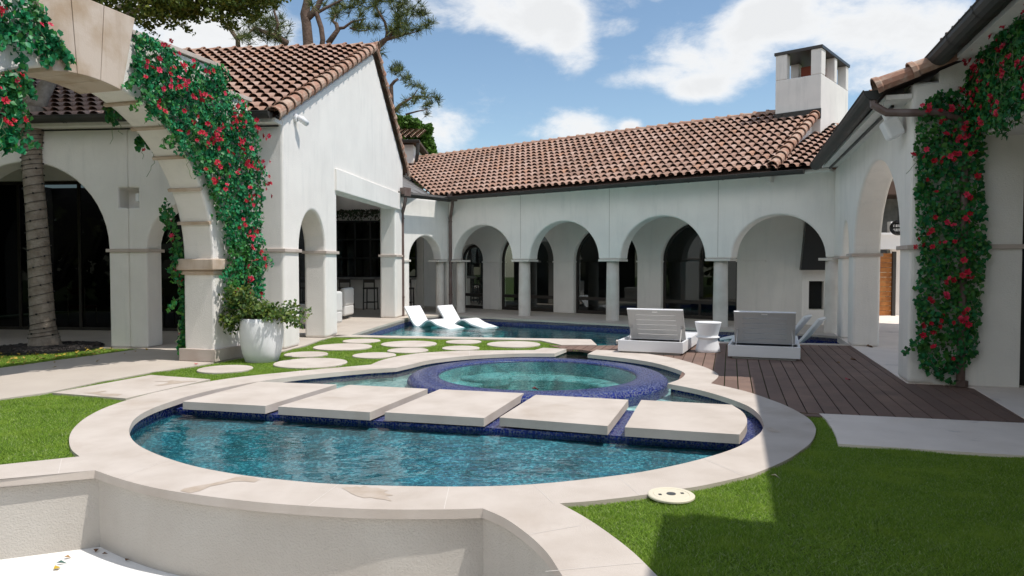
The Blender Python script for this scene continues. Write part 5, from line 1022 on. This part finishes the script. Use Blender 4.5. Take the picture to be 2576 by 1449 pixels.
for px, py, rx, rz, n in [(1015, 315, .5, .35, 500), (1035, 330, .45, .35, 420), (1060, 345, .5, .35, 460), (1050, 370, .8, .45, 800), (1078, 325, .26, .26, 200), (1085, 385, .3, .3, 260), (1030, 300, .3, .15, 120), (1010, 350, .5, .5, 400), (1050, 420, 1.0, .6, 500), (1080, 350, .2, .2, 120), (1062, 330, .35, .3, 420), (1075, 365, .4, .35, 520), (1084, 395, .45, .3, 420), (1000, 300, .3, .2, 260), (1045, 312, .3, .22, 300), (1068, 395, .6, .4, 600)]:
    cl.append(blob(np3(at(px, py, 33)), (rx, .7, rz), n))
v, f = crown(np.vstack(cl), size=(0.12, 0.22)); tris('crown', v, f, GREENL, gt2)

# ------------------------------------------------------------------ turf blades
def inside_any(q, polys, circles):
    bad = np.zeros(len(q), bool)
    for P in polys: bad |= in_poly(q[:, 0], q[:, 1], [(p[0], p[1]) for p in P])
    for cx, cy, r in circles: bad |= (q[:, 0] - cx) ** 2 + (q[:, 1] - cy) ** 2 < r * r
    return bad
rim = [tuple(p) for p in outer_all] + [tuple(ring_end[1])]
POOLO = rim
ex_poly = [POOLO, [tuple(p) for p in LAP_HOLE], terr, pn, [tuple(p) for p in DECK], [tuple(p) for p in PIT_HOLE], [gp(*q) for q in [(132, 988), (316, 1002), (529, 954), (379, 943)]], [gp(*q) for q in [(2061, 1040), (2078, 1055), (2092, 1075), (2102, 1094), (2109, 1116), (2492, 1141), (2620, 1148), (2700, 1067), (2556, 1063)]],
           [tuple(p) for p in [OUT_W[1][-1]] + RING_OUT[1:] + list(reversed(RING_IN))], [tuple(p) for p in [nearp(-3.75, 0), nearp(1.60, 0), Vector((1.60, 13.43)), Vector((0.93, 13.43)), nearp(0.62, 0.36), nearp(-3.75, 0.36)]],
           [(6.86, 15.05), (6.42, 13.62), tuple(Cp(0, 0.0)), tuple(Cp(0, 0.58)), (5.64, 8.7), (5.02, 6.97), (3.9, 3.2), (13, -1), (20, 26), (9.3, 22)], [tuple(p) for p in [Vector(PIT_L[0]), PIT_FAR, lw + lbd * 6.2, lw]],
           [(2.90, 7.22), (4.97, 6.78), (4.95, 6.66), (2.93, 7.10)], [tuple(KF + CD * a - CN * b) for a, b in ((0, -.06), (1.0, -.06), (1.0, .62), (0, .62))]]
ex_c = [(x, y, r) for x, y, r, _ in ST] + [(-8.4, 12.9, 0.9), (1.04, 4.63, 0.10), (pot_p.x, pot_p.y, 0.22)]
def turf(poly, dens, h, wd_):
    P = np.array([(p[0], p[1]) for p in poly]); A = abs(0.5 * np.sum(P[:, 0] * np.roll(P[:, 1], -1) - np.roll(P[:, 0], -1) * P[:, 1]))
    q = sample_poly(poly, int(A * dens)); q = q[~inside_any(q, ex_poly, ex_c)]; n = len(q)
    a = rng.uniform(0, 2 * np.pi, n); ln = rng.normal(0, 1, (n, 2)) * h * 0.62; hh = h * rng.uniform(.6, 1.15, n)
    pat = 0.75 + 0.35 * np.sin(q[:, 0] * 5.1 + np.sin(q[:, 1] * 3.7) * 2) * np.sin(q[:, 1] * 6.3 + q[:, 0] * 1.7); hh = hh * np.clip(pat, .6, 1.2)
    dx, dy = np.cos(a) * wd_, np.sin(a) * wd_; z = np.full(n, -0.035)
    v = np.stack([np.stack([q[:, 0] - dx, q[:, 1] - dy, z], 1), np.stack([q[:, 0] + dx, q[:, 1] + dy, z], 1), np.stack([q[:, 0] + ln[:, 0], q[:, 1] + ln[:, 1], z + hh], 1)], 1).reshape(-1, 3)
    return v, (np.arange(n * 3)).reshape(-1, 3)
parts = [turf([(0.2, 3.2), (2.6, 3.2), (4.6, 5.6), (3.0, 7.3), (1.0, 6.0), (0.2, 4.8)], 24000, 0.033, 0.0036), turf([(2.2, 3.1), (4.3, 3.1), (5.2, 6.7), (2.6, 7.2)], 15000, 0.033, 0.004),
         turf([(-6.6, 4.6), (-3.0, 4.9), (-3.2, 10.9), (-5.4, 10.2), (-6.2, 8.4)], 13000, 0.033, 0.0044), turf([(-4.7, 9.6), (1.5, 10.5), (1.2, 15.2), (-3.7, 15.6), (-5.0, 11.3)], 6000, 0.036, 0.006), turf([(-9.9, 9.5), (-6.3, 10.2), (-6.4, 13.1), (-10.5, 13.4)], 5200, 0.042, 0.006), turf([(4.8, 6.6), (6, 6.4), (6, 5.4), (4.3, 5.4)], 5000, .04, .005)]
vs, fs, off = [], [], 0
for v, f in parts: vs.append(v); fs.append(f + off); off += len(v)
struct(tris('grass', np.vstack(vs), np.vstack(fs), GRASS), 'short bright green artificial turf blades', 'grass', 'stuff')
# yellow leaf litter under the oak
n = 420; q = np.column_stack([rng.uniform(-9.8, -6.4, n), rng.uniform(10.4, 13.1, n)]); q = q[~inside_any(q, [terr], [])]; q = q[rng.random(len(q)) < np.where(in_poly(q[:, 0], q[:, 1], pn), .12, 1)]; n = len(q)
v, f = leaf_mesh(np.column_stack([q, np.full(n, 0.012)]), rng.normal(0, .25, (n, 3)) + np.array([0, 0, 1]), rng.normal(0, 1, (n, 3)), rng.uniform(.04, .08, n)); struct(tris('leaf_litter', v, f, YLEAF), 'scattered yellow fallen leaves under the oak', 'leaf litter', 'stuff')

# ------------------------------------------------------------------ furniture
def daybed(label, p0, p1, depth_dir, L):
    "low white box sunbed: p0-p1 near short edge"
    p0, p1 = Vector(p0), Vector(p1); wv = (p1 - p0); Wd = wv.length; wv.normalize(); dv = Vector((-wv.y, wv.x))
    t = thing('daybed', label, 'sunbed', (p0.x, p0.y, 0), 0, 'white box sunbeds with raised backs on the deck')
    m = MB(); T = 0.035; zt, zb = 0.215, 0.028
    for a in ((0, Wd, 0, T), (0, Wd, L - T, L), (0, T, T, L - T), (Wd - T, Wd, T, L - T)): wbox(m, p0, wv, dv, *a, zb, zt)
    wbox(m, p0, wv, dv, T, Wd - T, T, L - T, 0.05, 0.07); wbox(m, p0, wv, dv, T, Wd - T, 0.78, L - T, 0.17, 0.195)
    m.build('base', WHITEP, t, bevel=0.005); m = MB(); wbox(m, p0, wv, dv, 0.06, Wd - 0.06, 0.05, L - 0.05, -0.012, 0.03); m.build('plinth', SHADEP, t)
    # raised back: slatted panel hinged at 0.76 from this end, top leaning this way
    hinge = X3(p0 + wv * (Wd / 2) + dv * 0.74, 0.19); an = R(57); up = X3(-dv * math.cos(an), math.sin(an)); nn_ = X3(dv * math.sin(an), math.cos(an)); x = X3(wv, 0); H = 0.635; bwid = Wd - 0.13
    m = MB(); sl = [0.10 + k * 0.105 for k in range(5)]; ys = [0.0]
    for s in sl: ys += [s - 0.009, s + 0.009]
    ys.append(H)
    for i in range(0, len(ys), 2): m.box(hinge + up * ((ys[i] + ys[i + 1]) / 2), (bwid * 0.72, ys[i + 1] - ys[i], 0.025), (x, up, nn_)) if not (i == len(ys) - 2) else None
    for sgn in (-1, 1): m.box(hinge + up * (H / 2) + x * sgn * bwid * 0.43, (bwid * 0.14, H, 0.025), (x, up, nn_))
    a, b = ys[-2], H
    m.box(hinge + up * ((a + 0.585) / 2), (bwid * 0.72, 0.585 - a, 0.025), (x, up, nn_)); m.box(hinge + up * ((0.615 + b) / 2), (bwid * 0.72, b - 0.615, 0.025), (x, up, nn_))
    for sgn in (-1, 1): m.box(hinge + up * 0.60 + x * sgn * bwid * 0.205, (bwid * 0.31, 0.03, 0.025), (x, up, nn_))
    m.box(hinge + up * (H + 0.008), (bwid, 0.016, 0.03), (x, up, nn_), 1)
    m.build('backrest', [SHADEP, WHITEP], t, bevel=0.002)  # panel colour carries the shade, only the top edge keeps the plain white
    for sgn in (-1, 1):
        q = hinge + up * 0.27 + x * sgn * (bwid / 2 - 0.05) - nn_ * 0.02; r_ = X3(p0 + wv * (Wd / 2 + sgn * (bwid / 2 - 0.04)) + dv * 0.30, 0.10)
        m = MB(); m.tube([q, r_], 0.010, 6); m.box(q, (0.03, 0.06, 0.02), (x, up, nn_)); m.build('strut', SHADEP, t)
    return t
daybed('white box sunbed with raised slatted back, left of the round side table', (1.82, 12.27), (2.84, 11.85), None, 2.0)
daybed('white box sunbed with raised slatted back, right of the round side table', (3.49, 11.53), (4.51, 11.15), None, 2.0)
m = MB(); m.lathe([(0.0, 0.0), (0.205, 0.0), (0.215, 0.012), (0.205, 0.06), (0.165, 0.22), (0.165, 0.235), (0.198, 0.252), (0.198, 0.262), (0.168, 0.282), (0.172, 0.30), (0.222, 0.50), (0.228, 0.515), (0.222, 0.520), (0.19, 0.512), (0.0, 0.508)], (3.41, 12.42, -0.006), 48)
tag(m.build('side_table', WPLAS, smooth=True), 'white hourglass side table standing between the two sunbeds', 'side table')
# in-pool chaises: one S curved shell, copied
cg = 'white curved lounge chairs standing in the shallow pool'
def chaise(label, loc, rz):
    t = thing('pool_chaise', label, 'pool lounger', loc, rz, cg); prof = smooth_path([(0, 0.60), (0.14, 0.42), (0.34, 0.16), (0.48, 0.07), (0.60, 0.09), (0.76, 0.20), (0.90, 0.255), (1.04, 0.24), (1.24, 0.15), (1.46, 0.10), (1.74, 0.04)], 4)
    th = 0.055; n = len(prof); lo = []
    for i, p in enumerate(prof):
        d = (prof[min(i + 1, n - 1)] - prof[max(i - 1, 0)]).normalized(); lo.append(p + Vector((d.y, -d.x)) * th)
    m = MB(); m.prism([Vector((p.x, -0.31, p.y)) for p in prof + lo[::-1]], (0, 0.62, 0)); local('shell', m, WPLAS, t, bevel=0.012)
    m = MB()
    for x in (0.44, 1.6): m.box((x, 0, -0.11), (0.12, 0.5, 0.24))
    local('foot', m, WPLAS, t); return t
ang = math.atan2(AD.y, AD.x)
c1 = chaise('white curved lounger in the pool nearest the pavilion pier', (-2.83, 20.30, -0.25), ang)
c2 = copy_tree(c1); c2.location = (-1.93, 20.62, -0.25); c2['label'] = 'white curved lounger in the pool, second from the pavilion, before the downpipe'
c3 = copy_tree(c1); c3.location = (6.30, 14.55, -0.16); c3.rotation_euler.z = ang + math.pi + 0.05; c3['label'] = 'curved lounger back nearer the tall right arch, at the right end of the pool'
c4 = copy_tree(c1); c4.location = (6.12, 14.80, -0.13); c4.rotation_euler.z = ang + math.pi + 0.05; c4['label'] = 'curved lounger back behind the right sunbed, left of its twin'
# bar stools and seats inside the pavilion
def stool(label, loc, rz=0):
    t = thing('bar_stool', label, 'bar stool', loc, rz, 'dark bar stools along the bar')
    m = MB(); m.box((0, 0, 0.72), (0.42, 0.42, 0.05)); local('seat', m, STOOLW, t)
    for x in (-.18, .18):
        for y in (-.18, .18): m = MB(); m.tube([(x * 1.08, y * 1.08, 0), (x, y, 0.70 if y > 0 else 1.02)], 0.022, 6); local('leg', m, STOOLW, t)
    m = MB(); m.box((0, -.18, 0.97), (0.40, 0.025, 0.12)); local('backrest', m, STOOLW, t); m = MB()
    for a in ((0, .18), (0, -.18)): m.box((a[0], a[1], 0.25), (0.36, 0.02, 0.03))
    local('footrest', m, STOOLW, t); return t
wz = math.atan2(BD.y, BD.x) - math.pi / 2
def pl(s, b): p = FO + FD * s + BD * b; return (p.x, p.y, 0)
s1 = stool('dark bar stool at the left of the opening under the gable lintel', pl(2.72, 11.35), wz)
for (s, b), lab in (((1.88, 11.35), 'dark bar stool in the middle of the gable opening'), ((0.62, 11.3), 'dark bar stool seen through the small arch beside the downpipe')):
    q = copy_tree(s1); q.location = pl(s, b); q['label'] = lab
def armchair(label, loc, rz):
    t = thing('armchair', label, 'armchair', loc, rz); m = MB(); m.box((0, 0, 0.25), (0.8, 0.8, 0.3)); local('seat', m, CUSH, t, bevel=0.05); m = MB(); m.box((0, -0.33, 0.62), (0.8, 0.16, 0.5)); local('backrest', m, CUSH, t, bevel=0.05)
    for x in (-.36, .36): m = MB(); m.box((x, 0.05, 0.48), (0.12, 0.7, 0.2)); local('arm', m, CUSH, t, bevel=0.04)
    return t
armchair('white upholstered armchair half hidden behind the middle gable pier', pl(1.62, 7.2), wz + 1.6)
armchair('white upholstered armchair seen through the narrow gable arch', pl(1.05, 4.4), wz + 1.2)
armchair('white sofa seat with cushions behind the glass left of the garden arch', pl(4.1, 4.6), wz + math.pi)
def chair(label, loc, rz):
    t = thing('dining_chair', label, 'chair', loc, rz, 'red seated chairs behind the glass wall')
    m = MB(); m.box((0, 0, 0.46), (0.48, 0.46, 0.07)); local('seat', m, REDF, t, bevel=0.02); m = MB(); m.box((0, 0.22, 0.86), (0.46, 0.04, 0.16)); local('backrest', m, REDF, t, bevel=0.01)
    for x in (-.22, .22):
        m = MB(); m.tube([(x, .22, 0), (x, .22, .95)], .014, 6); local('leg', m, CHROME, t); m = MB(); m.tube([(x, -.20, 0), (x, -.20, .45)], .014, 6); local('leg', m, CHROME, t)
    return t
h1 = chair('red chair behind the glass, right of the oak trunk', pl(5.0, 4.3), wz + math.pi)
for (s, b), lab in (((6.0, 4.4), 'red chair behind the glass, hidden partly by the oak trunk'), ((7.2, 4.5), 'red chair behind the glass at the far left edge')):
    q = copy_tree(h1); q.location = pl(s, b); q['label'] = lab
# wall things
wl_ = thing('wall_light', 'small white cylinder light in the square wall niche', 'wall light', tuple(X3(FO + FD * 2.80 + BD * 0.15, 2.7)))
m = MB(); p = FO + FD * 2.79 + BD * 0.12; m.lathe([(0, 2.66), (0.06, 2.66), (0.06, 2.80), (0, 2.80)], (p.x, p.y, 0), 20); m.build('shade', WHITEP, wl_, smooth=False); m = MB(); m.box(X3(p + BD * 0.1, 2.73), (0.05, 0.2, 0.05)); m.build('bracket', WHITEP, wl_)
sc_ = thing('security_camera', 'small white security camera high on the gable wall', 'security camera', tuple(X3(B0 + BD * 0.52, 4.17)))
c = B0 + BD * 0.52; m = MB(); m.tube([X3(c, 4.20), X3(c - FD * 0.05, 4.20)], 0.075, 16); m.build('mount', WHITEP, sc_); m = MB(); m.tube([X3(c - FD * 0.05 + BD * 0.0, 4.22), X3(c - FD * 0.12 + BD * 0.03, 4.18), X3(c - FD * 0.17 + BD * 0.16, 4.12)], [0.04, 0.06, 0.055], 14); m.build('body', WHITEP, sc_, smooth=True)
fl_ = thing('outdoor_speaker', 'white boxy speaker hung under the eave of the right wing', 'speaker', tuple(X3(Cp(0.38, -0.14), 3.32)))
m = MB(); c = X3(Cp(0.40, -0.15), 3.30); ax = Vector((CD.x, CD.y, 0.0)); az_ = Vector((-CN.x * 0.42, -CN.y * 0.42, 0.9)).normalized(); ay = az_.cross(ax)
m.box(c, (0.30, 0.20, 0.26), (ax, ay, az_)); m.build('cabinet', WPLAS, fl_, bevel=0.04, bseg=3); m = MB(); m.tube([c + ax * -0.06 + ay * 0.0 + az_ * 0.10, c + ax * -0.06 + az_ * 0.22], 0.05, 14); m.build('bracket', WPLAS, fl_)
# access lid in the turf
ld = thing('access_lid', 'cream round access lid with two square holes set in the turf', 'access lid', (1.04, 4.63, 0))
m = MB(); m.lathe([(0.0, -0.008), (0.152, -0.008), (0.152, 0.002), (0.146, 0.007), (0.118, 0.007), (0.116, 0.004), (0.112, 0.007), (0.0, 0.008)], (1.04, 4.63, -0.001), 48); m.build('disc', CREAM, ld)
for k in (-1, 1): m = MB(); m.box((1.04 + k * 0.075, 4.63 + k * 0.012, 0.0065), (0.020, 0.026, 0.003)); m.build('finger_hole', BLACK, ld)
m = MB(); m.lathe([(0.03, 0.006), (0.03, 0.0105), (0.0, 0.0105)], (1.04, 4.63, -0.001), 24); m.build('badge', DKGREY, ld)
# fallen leaves and petals one can pick out
def fleaf(label, p, s, mat, cat='fallen leaf', a=0.0, w=0.3):
    v, f = leaf_mesh(np.array([[0, 0, 0.0]]), np.array([[0.15, -.1, 1.0]]), np.array([[math.cos(a), math.sin(a), 0.0]]), np.array([s]), w, 0.22)
    o = tris('fallen_leaf' if cat == 'fallen leaf' else 'fallen_flower', v, f, mat); o.location = p; tag(o, label, cat)
def bp3(px, py, z): g = gp(px, py, z); return (g[0], g[1], z + 0.012)
fleaf('yellow leaf lying on the sunlit white bench', bp3(144, 1433, -.585), 0.05, GOLDL, a=1, w=.5); fleaf('tan leaf at the foot of the straight pit wall', bp3(170, 1406, -.585), 0.05, TANL, a=0.1)
fleaf('slim blue-green leaf on the sunlit bench', bp3(155, 1420, -.585), 0.07, BLUEG, a=0.3, w=.14); fleaf('curled brown leaf in the shaded corner of the bench', bp3(242, 1388, -.585), 0.06, BLEAF, a=2)
fleaf('small dark leaf along the curved wall on the bench', bp3(264, 1397, -.585), 0.04, BLEAF, a=.5); fleaf('round brown pod near the curved wall on the bench', bp3(320, 1412, -.585), 0.035, BLEAF, a=1.5, w=.5)
fleaf('brown leaf on the pale floor beside the tall arch pier', bp3(2188, 874, 0.0), 0.16, BLEAF, a=0.1); fleaf('brown leaf at the far edge of the deck near the tall arch', bp3(2147, 907, 0), 0.13, BLEAF, a=.2); fleaf('tan leaf lying halfway across the dark deck boards', bp3(2108, 914, 0), 0.08, TANL, a=2.5)
fleaf('small dark leaf on the deck behind the tan leaf', bp3(2058, 906, 0), 0.08, BLEAF, a=1); fleaf('orange leaf beside the corner of the right sunbed', bp3(2014, 871, 0), 0.11, pbr('orange_leaf', (0.42, 0.17, 0.04), .7), a=1)
fleaf('red fallen flower on the brown deck boards', bp3(2133, 957, 0), 0.09, PETAL, 'fallen flower', a=.4, w=.45); fleaf('red fallen flower at the lawn edge by the arch plinth', bp3(493, 917, 0), 0.08, PETAL, 'fallen flower', a=2, w=.45)
fleaf('long pale leaf on the sunlit turf at right', bp3(1951, 1203, 0.0), 0.07, pbr('straw_leaf', (0.55, 0.48, 0.36), .8), a=-.5, w=.15)
fleaf('red leaf resting on the near rim of the spa', bp3(1347, 981, -0.01), 0.10, pbr('maroon_leaf', (0.13, 0.015, 0.015), .7), a=.2)
# unseen trees added behind and left of the camera to darken glass and facade
bk = thing('added_trees', 'unseen tree belt added to darken the panes and the left facade', 'added woodland', (0, -16, 0)); bk['kind'] = 'stuff'
cl = [blob((x, -17 + random.uniform(-2, 2), random.uniform(2.5, 5.5)), (3.2, 2.0, 3.6), 420) for x in range(-28, 30, 4)]
cl += [blob((-15 + random.uniform(-2, 1), y, random.uniform(2.5, 8.0)), (2.6, 2.4, 3.6), 520) for y in (-12, -8, -4, -1, 2, 5, 8, 10.5)]
v, f = crown(np.vstack(cl), size=(0.5, 1.0)); o = tris('crown', v, f, OAKL, bk)
